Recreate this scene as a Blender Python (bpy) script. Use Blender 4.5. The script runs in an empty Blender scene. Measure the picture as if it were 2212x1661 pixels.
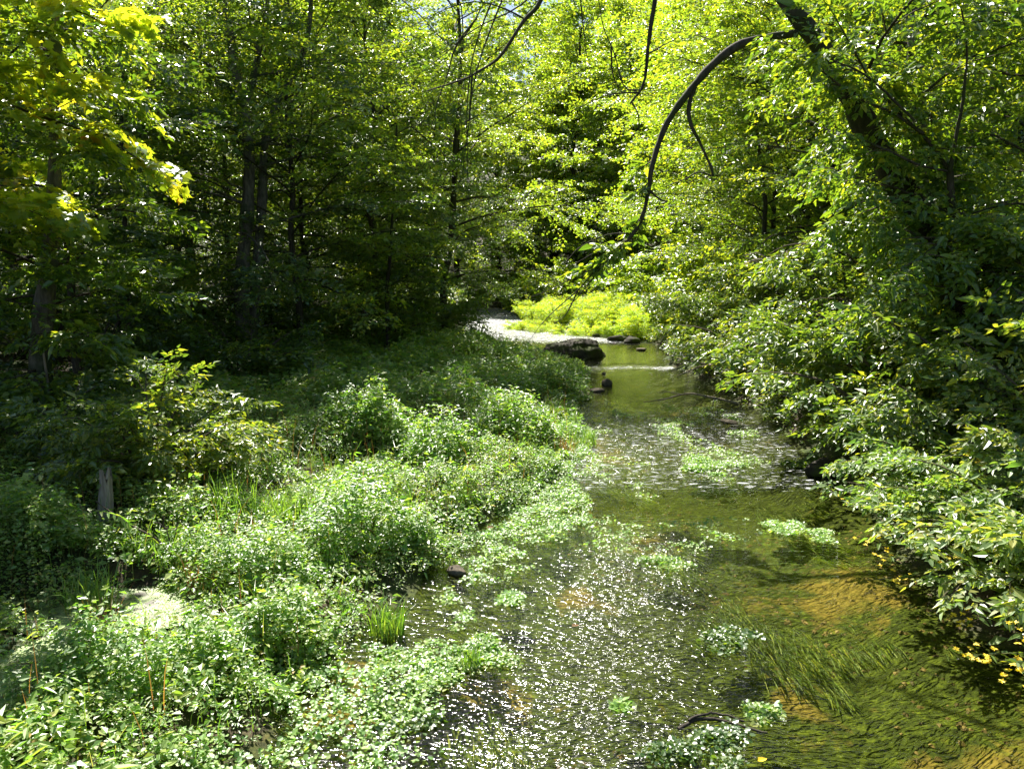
import bpy, math, random
import numpy as np
from mathutils import Vector, noise as mnoise

random.seed(5)
RNG = np.random.default_rng(5)
scene = bpy.context.scene
C = scene.collection
PI = math.pi

# ------------------------------------------------------------------ camera
F = 1671.0            # focal length in units of a 2212 px wide picture
CX, CY = 1106.0, 830.5
CAM_H = 3.0
PITCH = math.radians(7.9)
cd = bpy.data.cameras.new('camera')
cd.sensor_width = 36.0
cd.lens = 36.0 * F / 2212.0
cd.clip_start = 0.05
cd.clip_end = 2000.0
cam = bpy.data.objects.new('camera', cd)
cam.location = (0, 0, CAM_H)
cam.rotation_euler = (PI / 2 - PITCH, 0, 0)
C.objects.link(cam)
scene.camera = cam

# ------------------------------------------------------------------ light
SUN_EL, SUN_AZ = math.radians(52), math.radians(-18)      # azimuth from +Y towards +X
sun_dir = Vector((math.sin(SUN_AZ) * math.cos(SUN_EL), math.cos(SUN_AZ) * math.cos(SUN_EL), math.sin(SUN_EL)))
world = bpy.data.worlds.new('World')
scene.world = world
world.use_nodes = True
wn = world.node_tree
wn.nodes.clear()
wo = wn.nodes.new('ShaderNodeOutputWorld')
wb = wn.nodes.new('ShaderNodeBackground')
ws = wn.nodes.new('ShaderNodeTexSky')
ws.sky_type = 'NISHITA'
ws.sun_disc = False
ws.sun_elevation = SUN_EL
ws.sun_rotation = SUN_AZ
wb.inputs['Strength'].default_value = 0.05
wn.links.new(ws.outputs[0], wb.inputs[0])
wn.links.new(wb.outputs[0], wo.inputs[0])
sl = bpy.data.lights.new('sun', 'SUN')
sl.energy = 5.0
sl.angle = math.radians(0.55)
sl.color = (1.0, 0.95, 0.86)
so = bpy.data.objects.new('sun', sl)
so.rotation_euler = sun_dir.to_track_quat('Z', 'Y').to_euler()
so.location = (0, 30, 60)
C.objects.link(so)

scene.view_settings.view_transform = 'Standard'
scene.view_settings.look = 'None'
scene.view_settings.gamma = 1.0
scene.view_settings.exposure = 1.62
scene.render.engine = 'CYCLES'
cy = scene.cycles
cy.max_bounces = 7
cy.diffuse_bounces = 1
cy.glossy_bounces = 3
cy.transmission_bounces = 4
cy.transparent_max_bounces = 10
cy.caustics_reflective = False
cy.caustics_refractive = False
cy.sample_clamp_indirect = 4.0
cy.use_denoising = True
try:
    cy.denoiser = 'OPENIMAGEDENOISE'
    cy.denoising_prefilter = 'FAST'
except Exception:
    pass

# ------------------------------------------------------------------ pixel helpers
CP, SP = math.cos(PITCH), math.sin(PITCH)


def ray(u, v):
    a = (u - CX) / F
    b = (CY - v) / F
    return np.array([a, CP + b * SP, -SP + b * CP])


def at_z(u, v, z=0.0):
    d = ray(u, v)
    t = (z - CAM_H) / d[2]
    return np.array([0, 0, CAM_H]) + d * t


def at_y(u, v, y):
    d = ray(u, v)
    return np.array([0, 0, CAM_H]) + d * (y / d[1])


# ------------------------------------------------------------------ materials
def node_mat(name):
    m = bpy.data.materials.new(name)
    m.use_nodes = True
    nt = m.node_tree
    nt.nodes.clear()
    out = nt.nodes.new('ShaderNodeOutputMaterial')
    return m, nt, out


def N(nt, t, **kw):
    n = nt.nodes.new(t)
    for k, v in kw.items():
        if k.startswith('i_'):
            key = k[2:]
            key = int(key) if key.isdigit() else key.replace('_', ' ')
            n.inputs[key].default_value = v
        else:
            setattr(n, k, v)
    return n


def ramp(nt, fac, stops):
    r = nt.nodes.new('ShaderNodeValToRGB')
    e = r.color_ramp.elements
    while len(e) > 1:
        e.remove(e[0])
    e[0].position, e[0].color = stops[0][0], (*stops[0][1], 1)
    for p, c in stops[1:]:
        k = e.new(p)
        k.color = (*c, 1)
    nt.links.new(fac, r.inputs[0])
    return r.outputs[0]


def mixrgb(nt, fac, a, b, mode='MIX'):
    m = nt.nodes.new('ShaderNodeMix')
    m.data_type = 'RGBA'
    m.blend_type = mode
    for s, v in ((m.inputs[0], fac), (m.inputs[6], a), (m.inputs[7], b)):
        if hasattr(v, 'links'):
            nt.links.new(v, s)
        elif isinstance(v, (tuple, list)):
            s.default_value = (*v, 1)
        else:
            s.default_value = v
    return m.outputs[2]


def leaf_mat(name, stops, trans, tstr=1.0, rough=0.38, spec=0.6, patch=0.6):
    """stops: ramp of reflected colours over a random value per leaf; trans: ramp of transmitted colours."""
    m, nt, out = node_mat(name)
    g = N(nt, 'ShaderNodeNewGeometry')
    rnd = g.outputs['Random Per Island']
    tc = N(nt, 'ShaderNodeTexCoord')
    nz = N(nt, 'ShaderNodeTexNoise', i_Scale=patch, i_Detail=2.0)
    nt.links.new(tc.outputs['Object'], nz.inputs['Vector'])
    oi = N(nt, 'ShaderNodeObjectInfo')
    mix = N(nt, 'ShaderNodeMath', operation='MULTIPLY_ADD', i_1=0.7, i_2=-0.36)
    nt.links.new(nz.outputs[0], mix.inputs[0])
    ad = N(nt, 'ShaderNodeMath', operation='MULTIPLY_ADD', i_1=0.85)
    nt.links.new(rnd, ad.inputs[0])
    nt.links.new(mix.outputs[0], ad.inputs[2])
    ad2 = N(nt, 'ShaderNodeMath', operation='MULTIPLY_ADD', i_1=0.10)
    nt.links.new(oi.outputs['Random'], ad2.inputs[0])
    nt.links.new(ad.outputs[0], ad2.inputs[2])
    col = ramp(nt, ad2.outputs[0], stops)
    tcol = ramp(nt, ad2.outputs[0], [(p, tuple(x * tstr for x in c)) for p, c in trans])
    p = N(nt, 'ShaderNodeBsdfPrincipled', i_Roughness=rough)
    p.inputs['Specular IOR Level'].default_value = spec
    nt.links.new(col, p.inputs['Base Color'])
    t = N(nt, 'ShaderNodeBsdfTranslucent')
    nt.links.new(tcol, t.inputs['Color'])
    a = N(nt, 'ShaderNodeAddShader')
    nt.links.new(p.outputs[0], a.inputs[0])
    nt.links.new(t.outputs[0], a.inputs[1])
    nt.links.new(a.outputs[0], out.inputs[0])
    return m


def bark_mat(name, dark, light, scale=14.0, moss=None, stretch=0.25, bump=0.5):
    m, nt, out = node_mat(name)
    tc = N(nt, 'ShaderNodeTexCoord')
    mp = N(nt, 'ShaderNodeMapping')
    mp.inputs['Scale'].default_value = (1, 1, stretch)
    nt.links.new(tc.outputs['Object'], mp.inputs[0])
    n1 = N(nt, 'ShaderNodeTexNoise', i_Scale=scale, i_Detail=6.0, i_Roughness=0.65)
    nt.links.new(mp.outputs[0], n1.inputs['Vector'])
    n2 = N(nt, 'ShaderNodeTexNoise', i_Scale=2.2, i_Detail=3.0)
    nt.links.new(tc.outputs['Object'], n2.inputs['Vector'])
    col = ramp(nt, n1.outputs[0], [(0.3, dark), (0.7, light)])
    if moss:
        f = ramp(nt, n2.outputs[0], [(0.48, (0, 0, 0)), (0.62, (1, 1, 1))])
        col = mixrgb(nt, f, col, moss)
    p = N(nt, 'ShaderNodeBsdfPrincipled', i_Roughness=0.9)
    p.inputs['Specular IOR Level'].default_value = 0.2
    nt.links.new(col, p.inputs['Base Color'])
    b = N(nt, 'ShaderNodeBump', i_Strength=bump, i_Distance=0.03)
    nt.links.new(n1.outputs[0], b.inputs['Height'])
    nt.links.new(b.outputs[0], p.inputs['Normal'])
    nt.links.new(p.outputs[0], out.inputs[0])
    return m


M = {}
M['maple'] = leaf_mat('maple_leaf', [(0.0, (0.035, 0.085, 0.015)), (0.5, (0.07, 0.13, 0.02)), (0.85, (0.13, 0.15, 0.02)), (0.99, (0.25, 0.10, 0.02))],
                      [(0.0, (0.20, 0.30, 0.01)), (0.5, (0.36, 0.42, 0.012)), (0.9, (0.48, 0.42, 0.015)), (1.0, (0.45, 0.2, 0.02))])
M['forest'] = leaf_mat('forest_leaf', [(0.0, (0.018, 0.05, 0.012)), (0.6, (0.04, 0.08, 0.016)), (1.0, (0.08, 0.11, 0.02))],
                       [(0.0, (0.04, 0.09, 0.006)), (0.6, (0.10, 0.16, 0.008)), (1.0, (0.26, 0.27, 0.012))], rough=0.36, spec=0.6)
M['far'] = leaf_mat('far_leaf', [(0.0, (0.04, 0.085, 0.015)), (0.55, (0.08, 0.13, 0.02)), (1.0, (0.15, 0.15, 0.02))],
                    [(0.0, (0.15, 0.24, 0.01)), (0.55, (0.23, 0.32, 0.012)), (1.0, (0.40, 0.38, 0.015))], patch=0.25)
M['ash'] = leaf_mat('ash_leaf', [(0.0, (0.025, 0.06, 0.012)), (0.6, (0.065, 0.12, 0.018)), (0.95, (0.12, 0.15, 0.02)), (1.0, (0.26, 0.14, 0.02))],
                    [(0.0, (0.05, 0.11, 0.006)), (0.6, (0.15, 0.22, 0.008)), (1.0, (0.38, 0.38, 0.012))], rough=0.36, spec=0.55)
M['shrub'] = leaf_mat('shrub_leaf', [(0.0, (0.03, 0.07, 0.015)), (0.6, (0.08, 0.125, 0.025)), (1.0, (0.16, 0.16, 0.03))],
                      [(0.0, (0.05, 0.10, 0.006)), (0.6, (0.13, 0.19, 0.01)), (1.0, (0.36, 0.34, 0.015))], rough=0.38, spec=0.55)
M['pale'] = leaf_mat('pale_shrub_leaf', [(0.0, (0.06, 0.10, 0.035)), (0.6, (0.12, 0.17, 0.06)), (1.0, (0.20, 0.20, 0.06))],
                     [(0.0, (0.08, 0.17, 0.015)), (0.6, (0.18, 0.26, 0.02)), (1.0, (0.34, 0.32, 0.02))], rough=0.40, spec=0.5)
M['herb'] = leaf_mat('herb_leaf', [(0.0, (0.045, 0.10, 0.018)), (0.5, (0.11, 0.175, 0.035)), (0.93, (0.18, 0.20, 0.045)), (1.0, (0.26, 0.14, 0.05))],
                     [(0.0, (0.08, 0.20, 0.015)), (0.5, (0.16, 0.30, 0.02)), (1.0, (0.30, 0.34, 0.03))], rough=0.42, patch=1.1)
M['cress'] = leaf_mat('watercress_leaf', [(0.0, (0.06, 0.13, 0.03)), (0.5, (0.13, 0.21, 0.05)), (1.0, (0.20, 0.25, 0.07))],
                      [(0.0, (0.10, 0.22, 0.02)), (0.5, (0.18, 0.30, 0.03)), (1.0, (0.28, 0.34, 0.04))], rough=0.45, patch=2.0)
M['meadow'] = leaf_mat('meadow_leaf', [(0.0, (0.07, 0.14, 0.015)), (0.6, (0.13, 0.19, 0.02)), (1.0, (0.22, 0.20, 0.03))],
                       [(0.0, (0.22, 0.36, 0.015)), (0.6, (0.36, 0.44, 0.015)), (1.0, (0.5, 0.42, 0.02))], rough=0.6, patch=0.5)
M['grass'] = leaf_mat('grass_blade', [(0.0, (0.05, 0.12, 0.015)), (0.7, (0.10, 0.18, 0.025)), (1.0, (0.20, 0.17, 0.05))],
                      [(0.0, (0.07, 0.16, 0.01)), (0.7, (0.14, 0.22, 0.012)), (1.0, (0.28, 0.25, 0.04))], rough=0.4, patch=2.0)
M['dry'] = leaf_mat('dry_leaf', [(0.0, (0.10, 0.05, 0.02)), (1.0, (0.28, 0.16, 0.06))], [(0.0, (0.1, 0.04, 0.01)), (1.0, (0.25, 0.12, 0.02))], rough=0.7)
M['flower'] = leaf_mat('yellow_petal', [(0.0, (0.55, 0.38, 0.01)), (1.0, (0.72, 0.58, 0.03))], [(0.0, (0.25, 0.18, 0.0)), (1.0, (0.3, 0.24, 0.0))], rough=0.6)
M['weed'] = leaf_mat('water_weed_leaf', [(0.0, (0.02, 0.05, 0.005)), (0.6, (0.08, 0.14, 0.008)), (1.0, (0.24, 0.25, 0.012))],
                     [(0.0, (0.05, 0.1, 0.005)), (1.0, (0.20, 0.27, 0.01))], rough=0.6, patch=1.5)
M['bark'] = bark_mat('grey_bark', (0.05, 0.045, 0.038), (0.24, 0.22, 0.19), moss=(0.06, 0.08, 0.04))
M['bark_dark'] = bark_mat('dark_bark', (0.022, 0.018, 0.014), (0.10, 0.085, 0.065), moss=(0.045, 0.05, 0.02))
M['twig'] = bark_mat('twig_bark', (0.05, 0.04, 0.03), (0.15, 0.12, 0.09), scale=20, stretch=0.6)
M['dead'] = bark_mat('bleached_wood', (0.16, 0.12, 0.08), (0.48, 0.42, 0.33), scale=16, stretch=0.12, bump=0.9)
M['stem'] = bark_mat('green_stem', (0.06, 0.08, 0.02), (0.14, 0.14, 0.05), scale=20)
M['rock'] = bark_mat('mossy_rock', (0.018, 0.016, 0.013), (0.075, 0.066, 0.055), scale=5, stretch=1, moss=(0.05, 0.065, 0.018), bump=0.8)
M['stone'] = bark_mat('wet_stone', (0.05, 0.042, 0.03), (0.18, 0.15, 0.11), scale=8, stretch=1, bump=0.6)


# ------------------------------------------------------------------ mesh helpers
def mk(name, parts, mat, parent=None, smooth=True, loc=None):
    """parts: list of (verts (n,3), faces (m,k)); one mesh object."""
    Vs, loops, starts, off, ls = [], [], [], 0, 0
    for V, Fa in parts:
        if len(Fa) == 0:
            continue
        V = np.asarray(V, dtype=np.float32).reshape(-1, 3)
        Fa = np.asarray(Fa, dtype=np.int32)
        k = Fa.shape[1]
        Vs.append(V)
        loops.append((Fa + off).ravel())
        starts.append(ls + np.arange(len(Fa), dtype=np.int32) * k)
        off += len(V)
        ls += len(Fa) * k
    V = np.concatenate(Vs)
    L = np.concatenate(loops)
    S = np.concatenate(starts)
    me = bpy.data.meshes.new(name)
    me.vertices.add(len(V))
    me.vertices.foreach_set('co', V.ravel())
    me.loops.add(len(L))
    me.loops.foreach_set('vertex_index', L)
    me.polygons.add(len(S))
    me.polygons.foreach_set('loop_start', S)
    me.update(calc_edges=True)
    if not smooth:
        me.polygons.foreach_set('use_smooth', np.zeros(len(S), dtype=bool))
    me.materials.append(mat)
    o = bpy.data.objects.new(name, me)
    C.objects.link(o)
    if loc is not None:
        o.location = loc
    if parent is not None:
        o.parent = parent
    return o


def tag(o, label=None, cat=None, group=None, kind=None):
    for k, v in (('label', label), ('category', cat), ('group', group), ('kind', kind)):
        if v:
            o[k] = v
    return o


def thing(name, label, cat, loc=(0, 0, 0), group=None, rotz=0.0, scale=1.0):
    o = bpy.data.objects.new(name, None)
    o.empty_display_size = 0.2
    C.objects.link(o)
    o.location = tuple(float(v) for v in loc)
    o.rotation_euler = (0, 0, rotz)
    o.scale = (scale,) * 3
    return tag(o, label, cat, group)


def copy_tree(o, parent=None):
    c = o.copy()
    C.objects.link(c)
    c.parent = parent
    for ch in list(o.children):
        copy_tree(ch, c)
    return c


def unit(a):
    return a / np.maximum(np.linalg.norm(a, axis=-1, keepdims=True), 1e-9)


def tube(P, R, sides=6, cap=True):
    P = np.asarray(P, float)
    n = len(P)
    R = np.broadcast_to(np.asarray(R, float), (n,))
    T = unit(np.gradient(P, axis=0))
    ref = np.array([1.0, 0, 0]) if abs(T[0][2]) > 0.6 else np.array([0, 0, 1.0])
    ang = np.arange(sides) * 2 * PI / sides
    V = np.zeros((n, sides, 3))
    u = np.cross(T[0], ref)
    for i in range(n):
        u = u - T[i] * np.dot(u, T[i])
        u = u / max(np.linalg.norm(u), 1e-9)
        w = np.cross(T[i], u)
        V[i] = P[i] + R[i] * (np.cos(ang)[:, None] * u + np.sin(ang)[:, None] * w)
    a = np.arange(sides)
    b = (a + 1) % sides
    base = (np.arange(n - 1) * sides)[:, None]
    Q = np.stack([base + a, base + b, base + sides + b, base + sides + a], -1).reshape(-1, 4)
    out = [(V.reshape(-1, 3), Q)]
    if cap:
        e = V[-1]
        out.append((np.vstack([e, P[-1] + T[-1] * R[-1] * 0.5]), np.stack([a, b, np.full(sides, sides)], -1)))
    return out


def spline(pts, n=20):
    """Catmull-Rom through control points (k,d)."""
    p = np.asarray(pts, float)
    p = np.vstack([2 * p[0] - p[1], p, 2 * p[-1] - p[-2]])
    k = len(p) - 3
    t = np.linspace(0, k - 1e-6, n)
    i = t.astype(int)
    f = (t - i)[:, None]
    a, b, c, d = p[i], p[i + 1], p[i + 2], p[i + 3]
    return 0.5 * (2 * b + (c - a) * f + (2 * a - 5 * b + 4 * c - d) * f ** 2 + (3 * b - a - 3 * c + d) * f ** 3)


# leaf shapes: x along the leaf 0..1, y across, z out of the face
def shape_rhomb(w=0.62, fold=0.10):
    V = np.array([[0, 0, 0], [0.45, w / 2, fold], [1, 0, -0.04], [0.45, -w / 2, fold]])
    return V, np.array([[0, 2, 1], [0, 3, 2]])


def shape_ovate(w=0.5, fold=0.08, droop=0.16):
    V = np.array([[0, 0, 0], [0.25, w * 0.47, fold], [0.62, w * 0.36, fold * 0.6 - droop * 0.4], [1, 0, -droop], [0.62, -w * 0.36, fold * 0.6 - droop * 0.4],
                  [0.25, -w * 0.47, fold]])
    return V, np.array([[0, 3, 2, 1], [0, 5, 4, 3]])


def shape_maple():
    pts = [(0.0, 0.0), (-0.05, 0.26), (0.20, 0.30), (0.30, 0.58), (0.47, 0.40), (0.62, 0.30), (0.60, 0.13), (1.0, 0.0)]
    up = [(x, y, 0.05 * y - 0.10 * x * x) for x, y in pts]
    dn = [(x, -y, 0.05 * y - 0.10 * x * x) for x, y in pts[1:-1]][::-1]
    V = np.array(up + dn + [(0.3, 0, -0.02)])
    n = len(V) - 1
    return V, np.array([[i, n, (i + 1) % n] for i in range(n)])[:, [0, 2, 1]][:, ::-1]


def shape_round(w=0.85):
    a = np.linspace(0, 2 * PI, 6, endpoint=False)
    V = np.stack([0.5 - 0.5 * np.cos(a), 0.5 * w * np.sin(a), 0.07 * np.abs(np.sin(a))], -1)
    return V, np.array([[0, 1, 2], [0, 2, 3], [0, 3, 4], [0, 4, 5]])


RHOMB, OVATE, MAPLE, ROUND = shape_rhomb(), shape_ovate(), shape_maple(), shape_round()
LANCE = shape_ovate(w=0.34, fold=0.05, droop=0.22)
BROAD = shape_rhomb(w=0.8, fold=0.08)


def leaves(P, D, U, S, shape):
    X = unit(D)
    Z = unit(U - X * np.sum(U * X, -1, keepdims=True))
    Y = np.cross(Z, X)
    T, Fa = shape
    V = P[:, None] + S[:, None, None] * (T[None, :, 0, None] * X[:, None] + T[None, :, 1, None] * Y[:, None] + T[None, :, 2, None] * Z[:, None])
    n, k = len(P), len(T)
    FF = (np.arange(n) * k)[:, None, None] + Fa[None]
    return V.reshape(-1, 3), FF.reshape(-1, Fa.shape[1])


# spray templates: a flat leafy twig, axis +X, length 1
def make_sprays(count, n_side, leaf_gap, rng, tilt=0.30, droop=0.18):
    out = []
    for _ in range(count):
        P, D, U = [], [], []
        twigs = [((0, 0, 0), 0.0, 1.0)]
        for i in range(n_side):
            s = 0.12 + 0.75 * (i + rng.uniform(0, 0.8)) / n_side
            twigs.append(((s, 0, -droop * s * s), (1 if i % 2 else -1) * rng.uniform(0.6, 1.05), rng.uniform(0.35, 0.6) * (1.15 - s)))
        for (o, a, L) in twigs:
            m = max(2, int(L / leaf_gap))
            for j in range(m + 1):
                t = (j + rng.uniform(0.1, 0.9)) / (m + 1)
                p = np.array(o) + np.array([math.cos(a), math.sin(a), -droop * t]) * L * t
                side = (1 if j % 2 else -1)
                la = a + (side * rng.uniform(0.5, 1.15) if j < m else rng.uniform(-0.3, 0.3))
                P.append(p + rng.normal(0, 0.03, 3))
                D.append([math.cos(la), math.sin(la), -0.15 + rng.normal(0, 0.25)])
                U.append([rng.normal(0, tilt), rng.normal(0, tilt), 1.0])
        out.append((np.array(P), np.array(D), np.array(U)))
    return out


def spray_leaves(P, D, U, S, leaf_size, templates, shape, rng, jitter=0.28):
    """one leaf mesh part for many sprays."""
    P, D, U, S = map(np.asarray, (P, D, U, S))
    X = unit(D)
    Z = unit(U - X * np.sum(U * X, -1, keepdims=True))
    Y = np.cross(Z, X)
    R = np.stack([X, Y, Z], -1)                      # (m,3,3) columns
    idx = rng.integers(0, len(templates), len(P))
    parts = []
    for k, (tp, td, tu) in enumerate(templates):
        m = np.where(idx == k)[0]
        if len(m) == 0:
            continue
        p = P[m][:, None] + S[m][:, None, None] * np.einsum('mij,nj->mni', R[m], tp)
        d = np.einsum('mij,nj->mni', R[m], td)
        u = np.einsum('mij,nj->mni', R[m], tu)
        p, d, u = p.reshape(-1, 3), d.reshape(-1, 3), u.reshape(-1, 3)
        s = leaf_size * np.exp(rng.normal(0, jitter, len(p)))
        parts.append(leaves(p, d, u, s, shape))
    return parts


SPR_MID = make_sprays(10, 5, 0.125, RNG, tilt=0.5)
SPR_FAR = make_sprays(8, 5, 0.13, RNG, tilt=0.6)
SPR_HANG = make_sprays(10, 5, 0.13, RNG, tilt=0.6, droop=0.3)


def limb_path(p0, az, el, length, rng, n=8, droop=0.0, wander=0.12):
    p = [np.array(p0, float)]
    step = length / (n - 1)
    for i in range(n - 1):
        d = np.array([math.cos(az) * math.cos(el), math.sin(az) * math.cos(el), math.sin(el)])
        p.append(p[-1] + d * step)
        az += rng.normal(0, wander)
        el += rng.normal(0, wander * 0.6) - droop / n
    return np.array(p)


def rotz(v, a):
    c, s = math.cos(a), math.sin(a)
    return np.array([v[0] * c - v[1] * s, v[0] * s + v[1] * c, v[2]])


def leaf_up_limb(path, rng, acc, nsub=7, sub_len=0.5, spray=0.7, gap=0.35, start=0.2, sub_wood=None, sub_r=0.012, hang=0.0):
    """fill acc (P, D, U, S lists) with sprays along a limb and its side branches."""
    n = len(path)
    seglen = np.linalg.norm(np.diff(path, axis=0), axis=1).sum()
    lines = [path[int(n * 0.55):]]
    for j in range(nsub):
        s = start + (0.98 - start) * (j + rng.uniform(0, 0.9)) / nsub
        i = min(int(s * (n - 1)), n - 2)
        p = path[i] + (path[i + 1] - path[i]) * (s * (n - 1) - i)
        t = unit(path[i + 1] - path[i])
        side = 1 if j % 2 else -1
        d = rotz(t, side * rng.uniform(0.5, 1.1))
        L = max(0.35, sub_len * seglen * (1.2 - s) * rng.uniform(0.7, 1.2))
        az = math.atan2(d[1], d[0])
        el = math.asin(max(-0.7, min(0.7, d[2] * 0.5 + rng.normal(0.05, 0.15))))
        line = limb_path(p, az, el, L, rng, n=5, droop=0.35 + hang, wander=0.15)
        lines.append(line)
        if sub_wood is not None:
            sub_wood.extend(tube(line, np.linspace(sub_r, sub_r * 0.25, 5), 4, cap=False))
    for line in lines:
        L = np.linalg.norm(np.diff(line, axis=0), axis=1).sum()
        m = max(2, int(L / gap))
        for k in range(m + 1):
            s = (k + 0.3) / (m + 0.6) * (len(line) - 1)
            i = min(int(s), len(line) - 2)
            p = line[i] + (line[i + 1] - line[i]) * (s - i)
            t = unit(line[i + 1] - line[i])
            a = (1 if k % 2 else -1) * rng.uniform(0.3, 0.95) if k < m else 0.0
            d = rotz(t, a)
            d[2] = d[2] * 0.6 + rng.uniform(-0.35, 0.3) - hang * rng.uniform(0.3, 1.2)
            acc[0].append(p)
            acc[1].append(d)
            acc[2].append([rng.normal(0, 0.42), rng.normal(0, 0.42), 1.0])
            acc[3].append(spray * rng.uniform(0.7, 1.25))


def gen_tree(name, seed, H, base, R, n_limbs, trunk_r, leafmat, barkmat, leaf_size, spray, nsub, gap, shape, templates, lean=(0, 0), split_limbs=False, low_bias=0.9):
    rng = np.random.default_rng(seed)
    root = thing(name, '', '')
    n = 14
    t = np.linspace(0, 1, n)
    wob = np.cumsum(rng.normal(0, 0.11, (n, 2)), axis=0) * (H / 14.0)
    trunk = np.stack([lean[0] * t * H + wob[:, 0] - wob[0, 0], lean[1] * t * H + wob[:, 1] - wob[0, 1], t * H - 0.25], -1)
    rad = trunk_r * (1 - 0.93 * t) ** 0.85
    rad[0] *= 1.45
    rad[1] *= 1.06
    wood = tube(trunk, rad, 9)
    acc = ([], [], [], [])
    lw = []
    twigs = []
    for i in range(n_limbs):
        tt = ((i + rng.uniform(0, 0.9)) / n_limbs) ** low_bias
        z = base + (H * 0.97 - base) * tt
        k = z / H * (n - 1)
        j = min(int(k), n - 2)
        p = trunk[j] + (trunk[j + 1] - trunk[j]) * (k - j)
        az = i * 2.4 + rng.uniform(-0.5, 0.5)
        prof = (0.8 + 0.35 * math.sin(PI * min(1, tt * 1.1))) * (1 - 0.75 * tt ** 3) * rng.uniform(0.8, 1.15)
        L = max(0.8, R * prof * rng.uniform(0.75, 1.15))
        el = math.radians(8 + 48 * tt + rng.uniform(-14, 18))
        path = limb_path(p, az, el, L, rng, n=8, droop=0.55, wander=0.13)
        r0 = max(0.02, trunk_r * 0.34 * (1 - 0.7 * tt))
        lw.append(tube(path, np.linspace(r0, 0.008, 8), 5, cap=False))
        leaf_up_limb(path, rng, acc, nsub=nsub, spray=spray, gap=gap, sub_wood=twigs)
    if split_limbs:
        mk('trunk', wood, barkmat, root)
        for w in lw:
            mk('limb', w, barkmat, root)
    else:
        mk('trunk', wood + [x for w in lw for x in w], barkmat, root)
    cr = mk('crown', spray_leaves(*acc, leaf_size, templates, shape, rng), leafmat, root, smooth=False)
    tag(mk('twigs', twigs, M['twig'], cr), kind='stuff')
    return root


# ------------------------------------------------------------------ terrain
LPX = [(960, 666), (990, 676), (990, 692), (1020, 722), (1075, 746), (1110, 766), (1275, 803), (1262, 850), (1240, 890), (1265, 940), (1240, 990), (1190, 1040),
       (1120, 1100), (1030, 1200), (940, 1300), (850, 1400), (760, 1500), (640, 1661), (560, 1780)]
RPX = [(1095, 668), (1112, 676), (1135, 700), (1345, 729), (1430, 748), (1448, 790), (1530, 830), (1610, 880), (1710, 960), (1830, 1050), (1930, 1200), (2040, 1290),
       (2160, 1400), (2280, 1520), (2420, 1661), (2540, 1780)]
Lw = np.array([at_z(*p) for p in LPX])[::-1]
Rw = np.array([at_z(*p) for p in RPX])[::-1]


def sm(a, b, x):
    t = np.clip((x - a) / (b - a), 0, 1)
    return t * t * (3 - 2 * t)


def edge_l(y):
    return -0.32 * (1 - sm(8.5, 10.5, np.asarray(y, float))) + np.interp(y, np.r_[-60, Lw[:, 1], 120, 300], np.r_[-2.6, Lw[:, 0], -22, -70])


def edge_r(y):
    return np.interp(y, np.r_[-60, Rw[:, 1], 120, 300], np.r_[3.2, Rw[:, 0], -17, -62])


_perm = np.random.default_rng(11).permutation(512)
_val = np.random.default_rng(12).uniform(-1, 1, 512)


def vnoise(x, y, s=1.0, seed=0):
    x = np.asarray(x, float) * s + seed * 17.3
    y = np.asarray(y, float) * s + seed * 9.1
    xi, yi = np.floor(x).astype(int), np.floor(y).astype(int)
    fx, fy = x - xi, y - yi
    fx, fy = fx * fx * (3 - 2 * fx), fy * fy * (3 - 2 * fy)

    def h(a, b):
        return _val[(_perm[a & 511] + b) & 511]
    return (h(xi, yi) * (1 - fx) + h(xi + 1, yi) * fx) * (1 - fy) + (h(xi, yi + 1) * (1 - fx) + h(xi + 1, yi + 1) * fx) * fy


POOLS = [(-3.45, 6.25, 0.75, 0.42), (-3.5, 5.15, 0.26, 0.5)]
POOL_Z = 0.20


def pool(x, y):
    d = np.full(np.shape(x), 9.0)
    for cx, cy_, rx, ry in POOLS:
        d = np.minimum(d, np.hypot((x - cx) / rx, (y - cy_) / ry))
    return d


def height(x, y):
    x = np.asarray(x, float)
    y = np.asarray(y, float)
    wig = 0.18 * vnoise(x, y, 0.9, 1) + 0.08 * vnoise(x, y, 2.7, 2)
    dl = edge_l(y) - x + wig
    dr = x - edge_r(y) + wig
    out = np.maximum(dl, dr)
    left = dl > dr
    zl = 0.16 * sm(0, 0.5, dl) + 0.34 * sm(0.5, 4.5, dl) + 0.5 * sm(4, 14, dl) + 0.30 * np.maximum(0, dl - 26)
    zr = 0.42 * sm(0, 0.7, dr) + 0.75 * sm(0.6, 4, dr) + 0.25 * np.maximum(0, dr - 6)
    zr = np.where(y > 36, 0.35 * sm(0, 1.0, dr) + 0.9 * sm(1, 9, dr) + 0.25 * np.maximum(0, dr - 14), zr)
    land = np.where(left, zl, zr) + (0.05 * vnoise(x, y, 1.3, 3) + 0.03 * vnoise(x, y, 3.1, 4)) * sm(0.2, 2, out)
    bed = -0.30 * sm(0, 1.3, -out) - 0.03 + 0.05 * vnoise(x, y, 1.6, 5) * sm(0.2, 1.0, -out) + 0.02 * vnoise(x, y, 5, 6)
    z = np.where(out > 0, land, bed)
    pk = 1 - sm(1.1, 1.7, pool(x, y))
    z = z * (1 - pk) + (POOL_Z - 0.04) * pk
    z = z + 0.30 * np.maximum(0, y - 78) * sm(78, 110, y)
    return np.minimum(z, 46 + 4 * vnoise(x, y, 0.02, 7))


def axis(segs):
    out = []
    for a, b, s in segs:
        out.append(np.arange(a, b, s))
    return np.concatenate(out + [[segs[-1][1]]])


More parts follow.
